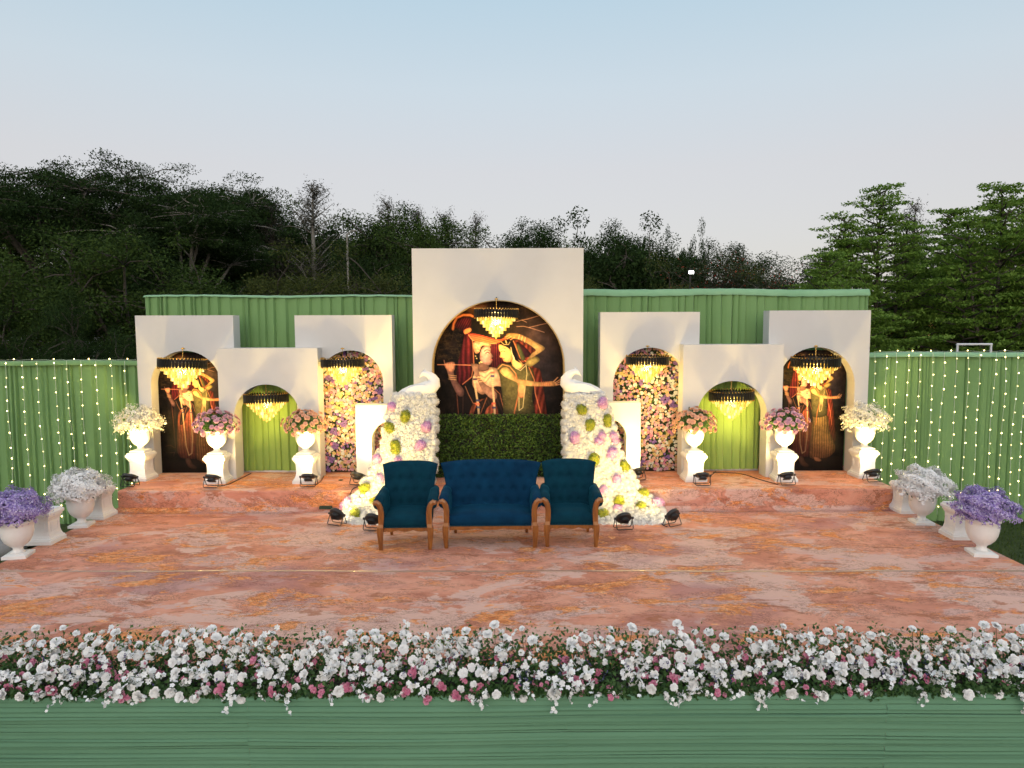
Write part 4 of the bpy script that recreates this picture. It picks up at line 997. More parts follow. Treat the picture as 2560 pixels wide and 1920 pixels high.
# bouquets
rose_me = {c: [arr_mesh('rose', v, M[c]) for v in ROSE] for c in ('petal_rosepink', 'petal_peach', 'petal_white')}
def spray_arr(seed, n=11, L=.34, bend=.5, size=.022, bl=BLOOM5):
    """a stem with small blossoms along it"""
    r = random.Random(seed); items = []; pts = []
    for i in range(n):
        u = .30 + .70 * i / (n - 1); a = bend * u * u
        p = (L * u * math.sin(a) , 0, L * u * math.cos(a)); q = (p[0] + r.uniform(-.022, .022), r.uniform(-.022, .022), p[2] + r.uniform(-.012, .012))
        items.append((q, (r.uniform(-1, 1), r.uniform(-1, 1), r.uniform(.1, 1.2)), size * (1.1 - .5 * u) * r.uniform(.8, 1.2)))
    return joined(bl, items), [(L * u * math.sin(bend * u * u), 0, L * u * math.cos(bend * u * u)) for u in (0, .25, .5, .75, 1)]
def spray_me(name, seed, petals, **kw):
    (v, f), st = spray_arr(seed, **kw); mb = MB(); mb.add(v, f, 0); mb.tube(st, [.0035, .003, .0025, .002, .0015], 5, 1)
    r = random.Random(seed)
    for u in (.15, .3, .45):                                 # a few leaves low on the stem
        L = kw.get('L', .34); x, z = L * u * math.sin(.1), L * u; a = r.uniform(0, 6.28)
        d = Vector((math.cos(a), math.sin(a), .4)) * .045; w = Vector((-math.sin(a), math.cos(a), 0)) * .012
        b = Vector((x, 0, z)); mb.add([b, b + d * .5 + w, b + d, b + d * .5 - w], [(0, 1, 2, 3)], 1)
    o = mb.build(name, [M[petals], M['stem']], smooth=True); me = o.data; bpy.data.objects.remove(o); return me
random.seed(61)
SPRAY = {'orchid': [spray_me('orchid_spray', 60 + i, 'petal_cream', n=17, L=.38, bend=.6, size=.034) for i in range(3)],
         'white': [spray_me('blossom_branch', 70 + i, 'petal_white', n=30, L=.38, bend=.5, size=.033) for i in range(3)],
         'purple': [spray_me('blossom_branch', 80 + i, 'petal_purple', n=32, L=.40, bend=.5, size=.028) for i in range(3)]}
def bouquet(kind, label, loc, s, seed):
    t = thing('bouquet', label, 'flowers', loc, 0, 'bouquets in the urns', s); r = random.Random(seed); random.seed(seed)
    g = np.random.default_rng(seed)
    if kind in ('petal_rosepink', 'petal_peach'):
        n = 1500; d = fib(n, -.35) + g.normal(0, .1, (n, 3)); rad = g.uniform(.15, .98, (n, 1)) ** .6
        pos = d * rad * np.array((.30, .30, .235)) + np.array((0, 0, .07))
        o = link('leaves', np2me('leaves', rhombi(pos, d + g.normal(0, .5, (n, 3)), g.uniform(.04, .065, n), g.uniform(.02, .035, n), g), M['leaf']), t); o['kind'] = 'stuff'
        dd = fib(74, -.38)
        for i, q in enumerate(dd):
            q = Vector(q) + Vector((r.uniform(-.1, .1), r.uniform(-.1, .1), r.uniform(-.08, .08)))
            p = Vector((q.x * .33, q.y * .33, q.z * .255 + .07)) * r.uniform(.92, 1.08)
            put('rose', r.choice(rose_me[kind]), t, p, q + Vector((0, -.1, .15)), r.uniform(.038, .050))
    else:
        fam = {'orchid': 'orchid', 'white': 'white', 'purple': 'purple'}[kind]
        n = 160 if kind != 'orchid' else 500; d = g.normal(size=(n, 3)); d[:, 2] = d[:, 2] * .35 if kind != 'orchid' else np.abs(d[:, 2]) * .5; d /= np.linalg.norm(d, axis=1, keepdims=True)
        pos = d * g.uniform(.05, .24, (n, 1)) * np.array((1, 1, .7)); 
        o = link('leaves', np2me('leaves', rhombi(pos, d + g.normal(0, .6, (n, 3)), g.uniform(.03, .06, n), g.uniform(.015, .028, n), g), M['leaf' if kind != 'orchid' else 'leaf_light']), t); o['kind'] = 'stuff'
        n = 6500 if kind != 'orchid' else 2000; d = fib(n, -.12 if kind != 'orchid' else -.3) + g.normal(0, .12, (n, 3)); d /= np.linalg.norm(d, axis=1, keepdims=True)   # petals that fill the cloud of blossom
        lump = 1 + .13 * np.sin(d[:, :1] * 9 + seed) * np.sin(d[:, 1:2] * 8 + 2) + .12 * np.sin(d[:, 2:] * 11 + d[:, :1] * 7)
        pos = d * np.array((.37, .37, .31)) * lump * g.uniform(.90, 1.04, (n, 1)) + np.array((0, 0, .09))
        pc = {'orchid': 'petal_cream', 'white': 'petal_white', 'purple': 'petal_purple'}[kind]
        o = link('loose_petals', np2me('loose_petals', rhombi(pos, d + g.normal(0, .28, (n, 3)), g.uniform(.024, .040, n), g.uniform(.015, .022, n), g), M[pc]), t); o['kind'] = 'stuff'
        m = 50 if kind != 'orchid' else 54
        dd = fib(m, .02 if kind != 'orchid' else -.05)
        for q in dd:
            q = Vector(q) + Vector((r.uniform(-.15, .15), r.uniform(-.15, .15), r.uniform(-.1, .2)))
            q = Vector((q.x * 1.15, q.y * 1.15, q.z * .9 + .18))
            put('orchid_spray' if kind == 'orchid' else 'blossom_branch', r.choice(SPRAY[fam]), t, Vector((q.x * .05, q.y * .05, 0)), q, r.uniform(.72, 1.02) * (1 if abs(q.z) < .6 else .88))
    return t
UP_SET = [(356, 1203, 'orchid', 'left of the left end print', 'at the left end of the upper stage'), (546, 1210, 'petal_rosepink', 'between the left print and the low left arch', 'left of the green cloth in the left group'), (767, 1210, 'petal_peach', 'between the low left arch and the left flower wall', 'right of the green cloth in the left group'),
          (1733, 1205, 'petal_peach', 'between the right flower wall and the low right arch', 'left of the green cloth in the right group'), (1958, 1205, 'petal_rosepink', 'between the low right arch and the right print', 'right of the green cloth in the right group'), (2157, 1196, 'orchid', 'right of the right end print', 'at the right end of the upper stage')]
KN = {'orchid': 'cream orchid sprays', 'petal_rosepink': 'pink roses', 'petal_peach': 'peach roses', 'white': 'white blossom branches', 'purple': 'purple blossom branches'}
for i, (x, y, kind, where, where2) in enumerate(UP_SET):
    p = G(x, y, UZ); c = Vector((p.x * (1 + .155 / p.y), p.y + .155, UZ)); rz = R((-4, 3, -2, 2, -3, 4)[i])
    # the survey point is the front foot of the pedestal; its axis stands half a base behind it
    pedestal(f'white pedestal {where}', c, rz, 1.02)
    urn(f'white urn on a pedestal {where2}', c + Vector((0, 0, 1.02 * .425)), rz, .88)
    bouquet(kind, f'{KN[kind]} {where2}', c + Vector((0, 0, 1.02 * .425 + .88 * .42)), .93 if kind != 'orchid' else .90, 100 + i)
for (x, y, lab, rz) in ((115, 1364, 'empty white pedestal between the purple and white urns on the left', 2), (250, 1299, 'white pedestal behind the white blossom urn at the left riser end', -3),
                        (2396, 1351, 'empty white pedestal between the purple and white urns on the right', -2), (2262, 1285, 'white pedestal behind the white blossom urn at the right riser end', 3)):
    p = G(x, y, 0.0); pedestal(lab, (p.x * (1 + .16 / p.y), p.y + .16, 0.001), R(rz), 1.0)
for (x, y, kind, sd_, s, k) in ((47, 1399, 'purple', 'left', 1.0, 1), (205, 1321, 'white', 'left', .96, 2), (2452, 1394, 'purple', 'right', 1.0, 3), (2303, 1314, 'white', 'right', .96, 4)):
    p = G(x, y, 0.0); c = Vector((p.x * (1 + .12 / p.y), p.y + .12, .001))
    urn(f'white urn holding {KN[kind]} on the floor at the {sd_} stage edge', c, R((12, 8, -10, -6)[k - 1]), s)
    bouquet(kind, f'{KN[kind]} in the urn on the floor at the {sd_} stage edge', c + Vector((0, 0, .42 * s + (.03 if kind == 'purple' else 0))), .86 if kind == 'purple' else .92, 120 + k)

# ------------------------------------------------------------------ floor spotlights
LENS = emissive('spot_lens', (1.0, .80, .48), 14.0, sampled=False)
def make_can():
    out = {}
    mb = MB(); mb.lathe([(.0001, -.052), (.05, -.052), (.056, -.045), (.056, -.02), (.098, -.016), (.104, -.008), (.104, .022), (.098, .026), (.092, .016), (.0001, .016)], 28)
    for k in range(9): mb.box((-.05 + k * .0125 - .002, -.045, -.066), (-.05 + k * .0125 + .002, .045, -.048))
    o = mb.build('can', M['black_metal'], smooth=False); out['can'] = o.data; bpy.data.objects.remove(o)
    mb = MB(); mb.lathe([(.0001, .0185), (.090, .0185)], 24, cap=False); o = mb.build('lens', LENS); out['lens'] = o.data; bpy.data.objects.remove(o)
    for nm, ang, w in (('yoke', 24, .122), ('stand', -26, .112)):   # two U brackets spread to make the foot
        mb = MB(); dy = math.tan(R(ang)); h = .135
        pts = [(-w, 0, 0), (-w, dy * h * .9, -h * .9), (-w + .012, dy * h, -h), (w - .012, dy * h, -h), (w, dy * h * .9, -h * .9), (w, 0, 0)]
        mb.tube(pts, .006, 6); o = mb.build(nm, M['black_metal']); out[nm] = o.data; bpy.data.objects.remove(o)
    mb = MB()
    for s in (-1, 1): mb.rings([[(s * (.100 + u), .016 * math.cos(a), .016 * math.sin(a)) for a in [6.283 * j / 10 for j in range(10)]] for u in (0, .034)])
    o = mb.build('hand_screws', M['black_metal']); out['hand_screws'] = o.data; bpy.data.objects.remove(o)
    return out
CAN = make_can()
def floodlight(label, loc, rz, tilt, power, size=R(118), blend=1.0):
    """rz turns the fixture about the vertical (0 = faces away from the viewer), tilt = lift of the beam above the floor"""
    t = thing('floor_spotlight', label, 'spotlight', loc, rz, 'black floor spotlights')
    piv = Vector((0, 0, .145)); rot = (-(math.pi / 2 - tilt), 0, 0)
    link('can', CAN['can'], t, piv, rot); link('lens', CAN['lens'], t, piv, rot); link('hand_screws', CAN['hand_screws'], t, piv)
    link('yoke', CAN['yoke'], t, piv); link('stand', CAN['stand'], t, piv)
    l = bpy.data.lights.new('spot_beam', 'SPOT'); l.energy = power; l.color = WARM; l.spot_size = size; l.spot_blend = blend; l.shadow_soft_size = .11
    lo = bpy.data.objects.new('spot_beam', l); COL.objects.link(lo); lo.parent = t
    d = Vector((0, math.cos(tilt), math.sin(tilt))); lo.location = piv + d * .03; lo.rotation_euler = d.to_track_quat('-Z', 'Y').to_euler()
    return t
for (x, y, z, rz, tl, pw, lab) in (
    (320, 1219, UZ, -8, 62, SPOT_W, 'floor spotlight before the cream orchid urn at the left end'), (527, 1221, UZ, -4, 64, SPOT_W, 'floor spotlight before the pink rose urn in the left group'),
    (769, 1219, UZ, 3, 64, SPOT_W, 'floor spotlight before the peach rose urn in the left group'), (893, 1215, UZ, -26, 62, SPOT_W * .95, 'floor spotlight on the riser beside the left flower tail'),
    (1596, 1203, UZ, 26, 62, SPOT_W * .95, 'floor spotlight on the riser half hidden by the right flower tail'), (1758, 1216, UZ, -3, 64, SPOT_W, 'floor spotlight before the peach rose urn in the right group'),
    (1970, 1215, UZ, 6, 62, SPOT_W, 'floor spotlight before the pink rose urn in the right group'), (2185, 1207, UZ, 8, 62, SPOT_W, 'floor spotlight before the cream orchid urn at the right end'),
    (840, 1316, 0, -24, 34, SPOT_W * .5, 'floor spotlight at the foot of the left flower tail'), (930, 1329, 0, -10, 42, SPOT_W * .6, 'floor spotlight half hidden behind the left armchair'),
    (1561, 1327, 0, 10, 40, SPOT_W * .55, 'floor spotlight right of the right armchair'), (1683, 1318, 0, 34, 34, SPOT_W * .5, 'outermost floor spotlight at the tip of the right flower tail')):
    p = G(x, y, z); floodlight('black ' + lab, (p.x, p.y + .06, z + .008), R(rz), R(tl), pw)
# ------------------------------------------------------------------ sofa and armchairs in blue velvet with carved wooden frames
def seat(label, W, loc, rz, velvet, group, cat):
    t = thing('armchair' if W < 1 else 'sofa', label, cat, loc, rz, group)
    hw = W / 2; D0, D1 = -.30, .30                          # front (towards the viewer) and back
    # backrest: buttoned front, plain rear, flaring outwards and back towards the top
    nu, nv = max(24, int(W * 44)), 26; rows = 4; cols = max(4, int(round(W / .15)))
    btn = []
    for rI in range(rows):
        for c in range(cols + (rI % 2)):
            btn.append((-1 + 2 * (c + .5 + (.0 if rI % 2 == 0 else -.5)) / cols, .16 + .25 * rI))
    btn = [(u, v) for u, v in btn if abs(u) < .93]
    def back(u, v, sgn):
        z = .36 + .60 * v - .030 * (abs(u) ** 3) * v
        half = hw * (.90 + .05 * v + .13 * max(0, v - .55) ** 1.5 * 2.2)
        x = u * half
        y = .20 + .17 * v + .05 * max(0, v - .7) - .085 * abs(u) ** 4
        e = (1 - abs(u) ** 10) ** .5 * (1 - max(0, (v - .9) / .1) ** 2) ** .5 if v < 1 else 0
        th = .062 * max(e, 0)
        if sgn < 0:
            for bu, bv in btn:
                dx = (u - bu) * half; dz = (v - bv) * .60; d2 = dx * dx + dz * dz
                th -= .030 * math.exp(-d2 / .0011) * e
            # folds that join the buttons
            ph = (u * half / .15 * math.pi * (cols * .15 / W) * 1.0)
            th += .006 * math.cos(2 * ph + v * 12) * e * .5
        return (x, y + sgn * th, z)
    vs = [back(-1 + 2 * i / nu, j / nv, -1) for j in range(nv + 1) for i in range(nu + 1)]; k = (nu + 1) * (nv + 1)
    vs += [back(-1 + 2 * i / nu, j / nv, 1) for j in range(nv + 1) for i in range(nu + 1)]
    fs = [(j * (nu + 1) + i, j * (nu + 1) + i + 1, (j + 1) * (nu + 1) + i + 1, (j + 1) * (nu + 1) + i) for j in range(nv) for i in range(nu)]
    fs += [tuple(reversed([a + k for a in f])) for f in list(fs)]
    b = MB().add(vs, fs).build('backrest', velvet, t, smooth=True)
    mb = MB()
    for bu, bv in btn:
        x, y, z = back(bu, bv, -1); mb.lathe([(.0001, 0), (.008, .001), (.009, .005), (.0001, .008)], 8)
        q = mb.v[-32:]; mb.v[-32:] = [(x + a, y - .001 - c_, z + b_) for a, b_, c_ in q]
    o = mb.build('buttons', velvet, b, smooth=True); o['kind'] = 'stuff'
    # seat cushion: domed, with a firm front edge
    nx, ny = max(16, int(W * 26)), 14; sw = hw * .80; vs = []
    for j in range(ny + 1):
        for i in range(nx + 1):
            u = -1 + 2 * i / nx; v = j / ny
            dome = .045 * (1 - abs(u) ** 4) * (1 - abs(2 * v - 1) ** 5)
            vs.append((u * sw, D0 + .01 + v * .52, .39 + dome))
    kk = nx + 1; fs = [(j * kk + i, j * kk + i + 1, (j + 1) * kk + i + 1, (j + 1) * kk + i) for j in range(ny) for i in range(nx)]
    lo = len(vs)
    for i in range(nx + 1):
        u = -1 + 2 * i / nx
        for z, off in ((.365, -.014), (.325, -.018), (.295, -.010)): vs.append((u * sw * 1.0, D0 + .01 + off, z))
    for i in range(nx):
        a = lo + 3 * i; fs.append((i + 1, i, a, a + 3)); fs.append((a + 3, a, a + 1, a + 4)); fs.append((a + 4, a + 1, a + 2, a + 5))
    MB().add(vs, fs).build('seat_cushion', velvet, t, smooth=True)
    MB().box((-sw, D0 + .012, .262), (sw, .26, .31)).build('seat_base', velvet, t)
    mb = MB(); nst = int(W / .022)
    for i in range(nst):
        x = -sw + 2 * sw * (i + .5) / nst; mb.box((x - .005, D0 - .001, .266), (x + .005, D0 + .011, .276))
    o = mb.build('nail_trim', M['stud'], t); o['kind'] = 'stuff'
    # front rail with a scalloped lower edge
    n = 40; mb = MB(); vs = []
    for i in range(n + 1):
        u = -1 + 2 * i / n; low = .215 + .020 * (1 - abs(math.cos(u * math.pi * 1.5))) * (abs(u) < .9)
        vs += [(u * sw, D0 + .005, low), (u * sw, D0 + .005, .261), (u * sw, D0 + .035, .261), (u * sw, D0 + .035, low)]
    mb.add(vs, [(4 * i + j, 4 * (i + 1) + j, 4 * (i + 1) + (j + 1) % 4, 4 * i + (j + 1) % 4) for i in range(n) for j in range(4)] + [(0, 1, 2, 3), (4 * n + 3, 4 * n + 2, 4 * n + 1, 4 * n)])
    mb.build('front_rail', M['wood'], t)
    for s in (-1, 1):
        # rolled arm: section in x-z, drawn back along the depth and up into the back
        sec = []
        for a in range(0, 300, 20):
            th = R(200 - a); sec.append((.030 + .064 * math.cos(th), .575 + .060 * math.sin(th)))
        sec = [(-.035, .29), (-.040, .40), (-.042, .50)] + sec + [(.012, .44), (.010, .29)]
        rings = []
        for v, up, inx, sc in ((0, -.006, 0, .93), (.03, 0, 0, 1.0), (.2, .006, 0, 1), (.4, .014, .004, 1), (.56, .03, .012, .94)):
            rings.append([(s * (hw * .865 + (x - inx) * sc), D0 - .002 + v, .29 + (z - .29) * (sc if v in (0,) else 1) + up * (z > .45)) for x, z in sec])
        if s < 0: rings = [list(reversed(r_)) for r_ in rings]
        MB().rings(rings).build('armrest', velvet, t, smooth=True)
        # wooden arm front that runs down into the leg
        path = [(.000, .0, .021), (.004, .06, .026), (.008, .16, .033), (.010, .225, .037), (.008, .262, .037), (.000, .285, .031), (-.004, .325, .031), (-.006, .39, .033), (-.006, .46, .033), (.002, .52, .032), (.020, .562, .032), (.046, .585, .030), (.068, .578, .026), (.078, .560, .018)]
        mb = MB(); rings = []
        for i, (x, z, w) in enumerate(path):
            dx, dz = path[min(i + 1, 13)][0] - path[max(i - 1, 0)][0], path[min(i + 1, 13)][1] - path[max(i - 1, 0)][1]
            L = math.hypot(dx, dz); nx_, nz_ = dz / L, -dx / L; cx = s * (hw * .86 + x); y0, y1 = D0 - .035, D0 + (.012 if z > .28 else .008)
            ring = [(cx - s * nx_ * w, y0 + .006, z - nz_ * w), (cx, y0, z), (cx + s * nx_ * w, y0 + .006, z + nz_ * w), (cx + s * nx_ * w, y1, z + nz_ * w), (cx - s * nx_ * w, y1, z - nz_ * w)]
            rings.append(ring if s > 0 else list(reversed(ring)))
        mb.rings(rings); lg = mb.build('front_leg', M['wood'], t)
        mb = MB(); cx = s * (hw * .86); mb.box((cx - .028, D0 - .038, .275), (cx + .028, D0 - .0345, .318)); mb.build('bare_joint', M['wood_raw'], lg)
        mb = MB(); bx = s * hw * .74
        mb.rings([[(bx + dx * w, .25 + oy + dy * w, z) for dx, dy in ((-1, -1), (1, -1), (1, 1), (-1, 1))] for z, w, oy in ((0, .016, .06), (.14, .022, .02), (.30, .026, 0))]); mb.build('rear_leg', M['wood'], t)
    MB().box((-hw * .74, .235, .215), (hw * .74, .262, .29)).build('rear_rail', M['wood'], t)
    return t
def sofa_at(lx, ly, rx, ry, W, lab, velvet, rz=0):
    a, b = G(lx, ly, 0), G(rx, ry, 0); c = (a + b) / 2
    return seat(lab, W, (c.x, c.y + .32, 0.002), rz, velvet, 'blue velvet seats in the middle of the stage', 'armchair' if W < 1 else 'sofa')
sofa_at(951, 1377, 1073, 1373, .685, 'teal blue velvet armchair left of the sofa', M['velvet_teal'], R(1.5))
sofa_at(1113, 1373, 1337, 1367, 1.255, 'two seat blue velvet sofa between the armchairs', M['velvet'], R(1.0))
sofa_at(1370, 1367, 1490, 1367, .685, 'teal blue velvet armchair right of the sofa', M['velvet_teal'], R(-1.0))

# ------------------------------------------------------------------ light strings on the side drapes
mb = MB(); mb.lathe([(.002, .008), (.006, .005), (.008, 0), (.006, -.006), (.002, -.011)], 8)
BULBS = []
for k in ('bulb', 'bulb', 'bulb_bright', 'bulb_dim'):
    o = mb.build('bulb', M[k], smooth=True); BULBS.append(o.data); bpy.data.objects.remove(o)
r = random.Random(8)
def lstring(label, x, top, bottom, y, off):
    t = thing('light_string', label, 'string lights', (x, y, top), group='light strings hanging on the side drapes')
    L = top - bottom; sw = [r.uniform(-.016, .016) for _ in range(4)]
    f = lambda q: (sw[0] * math.sin(q * 2.3 + sw[1] * 99) + .006 * math.sin(q * 5 + sw[2] * 99), -.012 * math.sin(q * 3), -q)
    MB().tube([f(L * i / 16) for i in range(17)], .003, 5).build('wire', M['wire'], t)
    q = off
    while q < L - .03:
        p = f(q); link('bulb', r.choice(BULBS), t, (p[0] + r.uniform(-.012, .012), p[1] - .012, p[2] + r.uniform(-.012, .012)), (r.uniform(-.6, .6), r.uniform(-.6, .6), 0)); q += r.uniform(.165, .250)
    return t
ORD = ['first', 'second', 'third', 'fourth', 'fifth', 'sixth', 'seventh', 'eighth', 'ninth', 'tenth', 'eleventh', 'twelfth', 'thirteenth', 'fourteenth', 'fifteenth']
YS = CURT_Y - .125
for key, ref, xs, nm in (('L', 903, [(930, 905), (825, 850), (710, 738), (600, 628), (500, 520), (405, 430), (275, 310), (165, 190), (40, 80)], 'left'), ('R', 882, [(140, 0), (225, 0), (300, 0), (390, 0), (475, 0), (570, 0), (650, 0), (745, 0), (835, 0), (920, 0), (1030, 0), (1110, 0), (1195, 0), (1262, 0)], 'right')):
    top = side[key][0]
    for i, (zx, _) in enumerate(xs):
        px = (0 if key == 'L' else 2140) + zx * .3376; X = P(px, ref + 10, YS).x
        lstring(f'{ORD[i]} light string outward from the {nm} end arch', X, top + .01, GZ + r.uniform(.05, .35), YS, r.uniform(.03, .16))
    # string laid along the top of the drape
    t = thing('light_string', f'light string laid along the top hem of the {nm} side drape', 'string lights', (0, CURT_Y, top + .02), group='light strings hanging on the side drapes')
    xa, xb = (P(-60, ref, CURT_Y).x, P(340, ref, CURT_Y).x) if key == 'L' else (P(2185, ref, CURT_Y).x, P(2640, ref, CURT_Y).x)
    MB().tube([(xa + (xb - xa) * i / 30, .012 * math.sin(i * 1.3), .006 * math.sin(i * 2.1)) for i in range(31)], .0022, 5).build('wire', M['wire'], t)
    x = xa + .1
    while x < xb: link('bulb', r.choice(BULBS), t, (x, 0, .014)); x += r.uniform(.22, .36)

# ------------------------------------------------------------------ flower border along the stage front
BY = SY0
def border():
    t = thing('flower_border', 'long border of white roses with pink flowers along the stage front', 'flower border', (0, BY, 0))
    r = random.Random(71); random.seed(71); g = np.random.default_rng(71)
    def hill(d): return .02 + .27 * min(1, max(0, d + .03) / .42) ** .9
    # leaves: thick low down and at the front, thin towards the top
    n = 34000; X = g.uniform(-5.7, 5.65, n); D = -.035 + .435 * g.random(n) ** 1.5; hz = np.clip(.02 + .30 * np.clip((D + .05) / .42, 0, 1), 0, 1)
    Z = hz * g.uniform(0, 1, n) ** 1.35 + g.normal(0, .012, n); drop = .012 + .03 * np.sin(X * 3.1) * np.sin(X * 7.3 + 1) + .02 * np.sin(X * 17)
    Z = np.where(D < 0, np.minimum(Z, .05) - np.maximum(drop, .0) * g.random(n), np.maximum(Z, .01))
    nr = g.normal(0, .6, (n, 3)); nr[:, 1] -= .5; nr[:, 2] += .6
    o = link('leaves', np2me('leaves', rhombi(np.stack([X, D, Z], 1), nr, g.uniform(.028, .050, n), g.uniform(.018, .030, n), g), M['leaf']), t); o['kind'] = 'stuff'
    n = 1500; X = g.uniform(-5.7, 5.65, n); D = g.uniform(.1, .42, n); Z = .15 + g.uniform(0, .22, n)
    o = link('young_leaves', np2me('young_leaves', rhombi(np.stack([X, D, Z], 1), nr[:n], g.uniform(.02, .04, n), g.uniform(.008, .016, n), g), M['leaf_light']), t); o['kind'] = 'stuff'
    mb = MB(); mb.box((-5.7, .05, .004), (5.65, .26, .05)); mb.build('foam_bed', M['soil'], t)
    rose_items = []; stems = MB(); tries = 0
    def rose_pos(x):
        v = r.random(); d = -.055 + .455 * v
        if v < .22: z = r.uniform(-.03, .06); dr = (r.uniform(-.5, .5), -1, r.uniform(-.1, .6))
        elif v < .72: z = hill(d) * r.uniform(.75, 1.1) + .02; dr = (r.uniform(-.5, .5), -1, r.uniform(.35, 1.0))
        else: z = hill(d) * r.uniform(.88, 1.16) + .02; dr = (r.uniform(-.4, .4), -.5, 1)
        return Vector((x, d, z)), dr
    acc = []; clumps = [r.uniform(-3.9, 3.9) for _ in range(26)]
    while len(acc) < 300 and tries < 12000:
        tries += 1; p, dr = rose_pos(max(-3.9, min(3.9, r.choice(clumps) + r.gauss(0, .16))) if r.random() < .6 else r.uniform(-3.9, 3.9))
        if all((p - q).length > .072 for q in acc if abs(q.x - p.x) < .1):
            acc.append(p); put('white_rose', r.choice(rose_me['petal_white']), t, p, dr, r.choice((r.uniform(.024, .032), r.uniform(.032, .044), r.uniform(.036, .044))))
            if p.z > .2: stems.tube([p - Vector((0, 0, .012)), p + Vector((r.uniform(-.02, .02), .01, -p.z * .5)), Vector((p.x + r.uniform(-.03, .03), p.y - .01, .02))], .0025, 5)
    stems.build('stems', M['stem'], t)['kind'] = 'stuff'
    outer = [(rose_pos(s * r.uniform(3.9, 5.62)) + (r.uniform(.032, .043),)) for s in (-1, 1) for _ in range(66)]
    v, f = joined(ROSE[0], outer); mb = MB(); mb.add(v, f); mb.build('outer_roses', M['petal_white'], t, smooth=True)['kind'] = 'stuff'
    # orchid sprays: white, loose, some standing above the roses and some hanging over the edge
    sp = [spray_me('orchid_spray', 170 + i, 'petal_white', n=9, L=.24, bend=.7, size=.034, bl=BLOOM5 if i < 2 else BLOOM6) for i in range(4)]
    for i in range(295):
        x = -3.95 + 7.9 * (i + r.random()) / 295; v = r.random()
        if v < .22: p = (x, r.uniform(-.02, .02), .03); d = (r.uniform(-.9, .9), -1, r.uniform(-.6, .1)); s = r.uniform(.4, .75)
        elif v < .7: p = (x, r.uniform(.02, .22), r.uniform(.02, .10)); d = (r.uniform(-.8, .8), -.7, r.uniform(.4, 1.2)); s = r.uniform(.65, 1.0)
        else: p = (x, r.uniform(.18, .36), r.uniform(.06, .14)); d = (r.uniform(-.3, .3), r.uniform(-.3, .1), 1); s = r.uniform(.8, 1.1)
        put('orchid_spray', r.choice(sp), t, p, d, s)
    mo = MB()
    for i in range(110):
        x = r.choice((-1, 1)) * r.uniform(3.95, 5.6)
        (v, f), _ = spray_arr(300 + i % 4, n=8, L=.24, bend=.7, size=.030)
        q = np.array(rot_to((r.uniform(-.5, .5), -.5, r.uniform(-.3, 1)), r.uniform(0, 6)).to_matrix()); mo.add(v @ q.T + np.array((x, r.uniform(-.02, .3), r.uniform(.03, .12))), f)
    mo.build('outer_orchids', M['petal_white'], t, smooth=True)['kind'] = 'stuff'
    # small pink flowers in bunches low in the border
    pk = []
    for k in range(3):
        items = [((r.uniform(-.8, .8), r.uniform(-.8, .8), r.uniform(-.2, .4)), (r.uniform(-.5, .5), r.uniform(-.5, .5), 1), r.uniform(.5, .8)) for _ in range(4)]
        pk.append(arr_mesh('pink_cluster', joined(ROSE_LOW, items), M['petal_pink']))
    for i in range(230):
        x = -3.95 + 7.9 * (i + r.random()) / 230; d = -.05 + .36 * r.random() ** 1.2; z = r.uniform(-.03, .05) if d < 0 else hill(d) * r.uniform(.35, .98)
        put('pink_cluster', r.choice(pk), t, (x, d, z), (r.uniform(-.5, .5), -1, r.uniform(.1, .7)), r.uniform(.026, .036))
    n = 1600; cx = g.uniform(-5.6, 5.6, 110); idx = g.integers(0, 110, n); u = g.random(n)
    cd = g.uniform(-.03, .2, 110); ch = g.uniform(.02, .14, 110); lean = g.normal(0, .35, 110)
    pos = np.stack([cx[idx] + lean[idx] * u * .12 + g.normal(0, .006, n), cd[idx] - .05 * u + g.normal(0, .006, n), ch[idx] + u * .11], 1)
    o = link('lavender', np2me('lavender', rhombi(pos, g.normal(size=(n, 3)), .016, .009, g), M['lavender']), t); o['kind'] = 'stuff'
border()

# ------------------------------------------------------------------ cables and scraps on the stage
def cable(label, pts, rad=.006):
    mb = MB(); fine = []
    P_ = [Vector(p) for p in pts]
    for i in range(len(P_) - 1):
        p0, p1, p2, p3 = P_[max(i - 1, 0)], P_[i], P_[i + 1], P_[min(i + 2, len(P_) - 1)]
        for k in range(6):
            u = k / 6; fine.append(0.5 * (2 * p1 + (p2 - p0) * u + (2 * p0 - 5 * p1 + 4 * p2 - p3) * u * u + (3 * p1 - p0 - 3 * p2 + p3) * u ** 3))
    fine.append(P_[-1]); mb.tube(fine, rad, 6); return tag(mb.build('cable', M['cable'], smooth=True), label, 'cable', 'black cables on the stage')
def gz(x, y, z, h=.007): p = G(x, y, z); return (p.x, p.y, z + h)
cable('black cable running back from the pink rose spotlight in the left group', [gz(545, 1216, UZ), gz(570, 1212, UZ), gz(600, 1198, UZ), gz(628, 1184, UZ)])
cable('black cable beside the peach rose pedestal in the left group', [gz(790, 1213, UZ), gz(803, 1203, UZ), gz(810, 1190, UZ)])
cable('black cable crossing the upper stage below the low right arch', [gz(1783, 1170 + 12, UZ), gz(1850, 1185, UZ), gz(1900, 1200, UZ), gz(1945, 1212, UZ)])
cable('short black cable behind the peach rose urn in the right group', [gz(1772, 1192, UZ), gz(1785, 1184, UZ), gz(1790, 1178, UZ)])
cable('black cable from the left spotlight down over the riser', [gz(902, 1216, UZ), gz(888, 1220, UZ), (G(880, 1226, UZ).x, UY0 - .012, UZ + .004), (G(874, 1240, .2).x, UY0 - .014, .18), (G(868, 1268, 0).x, UY0 - .02, .02), gz(862, 1290, 0)])
cable('black cable behind the outermost right spotlight', [gz(1668, 1318, 0), gz(1655, 1312, 0), gz(1648, 1300, 0)])
M['green_mat'] = simple('green_mat', (0.03, 0.055, 0.03), None, 8, .8)
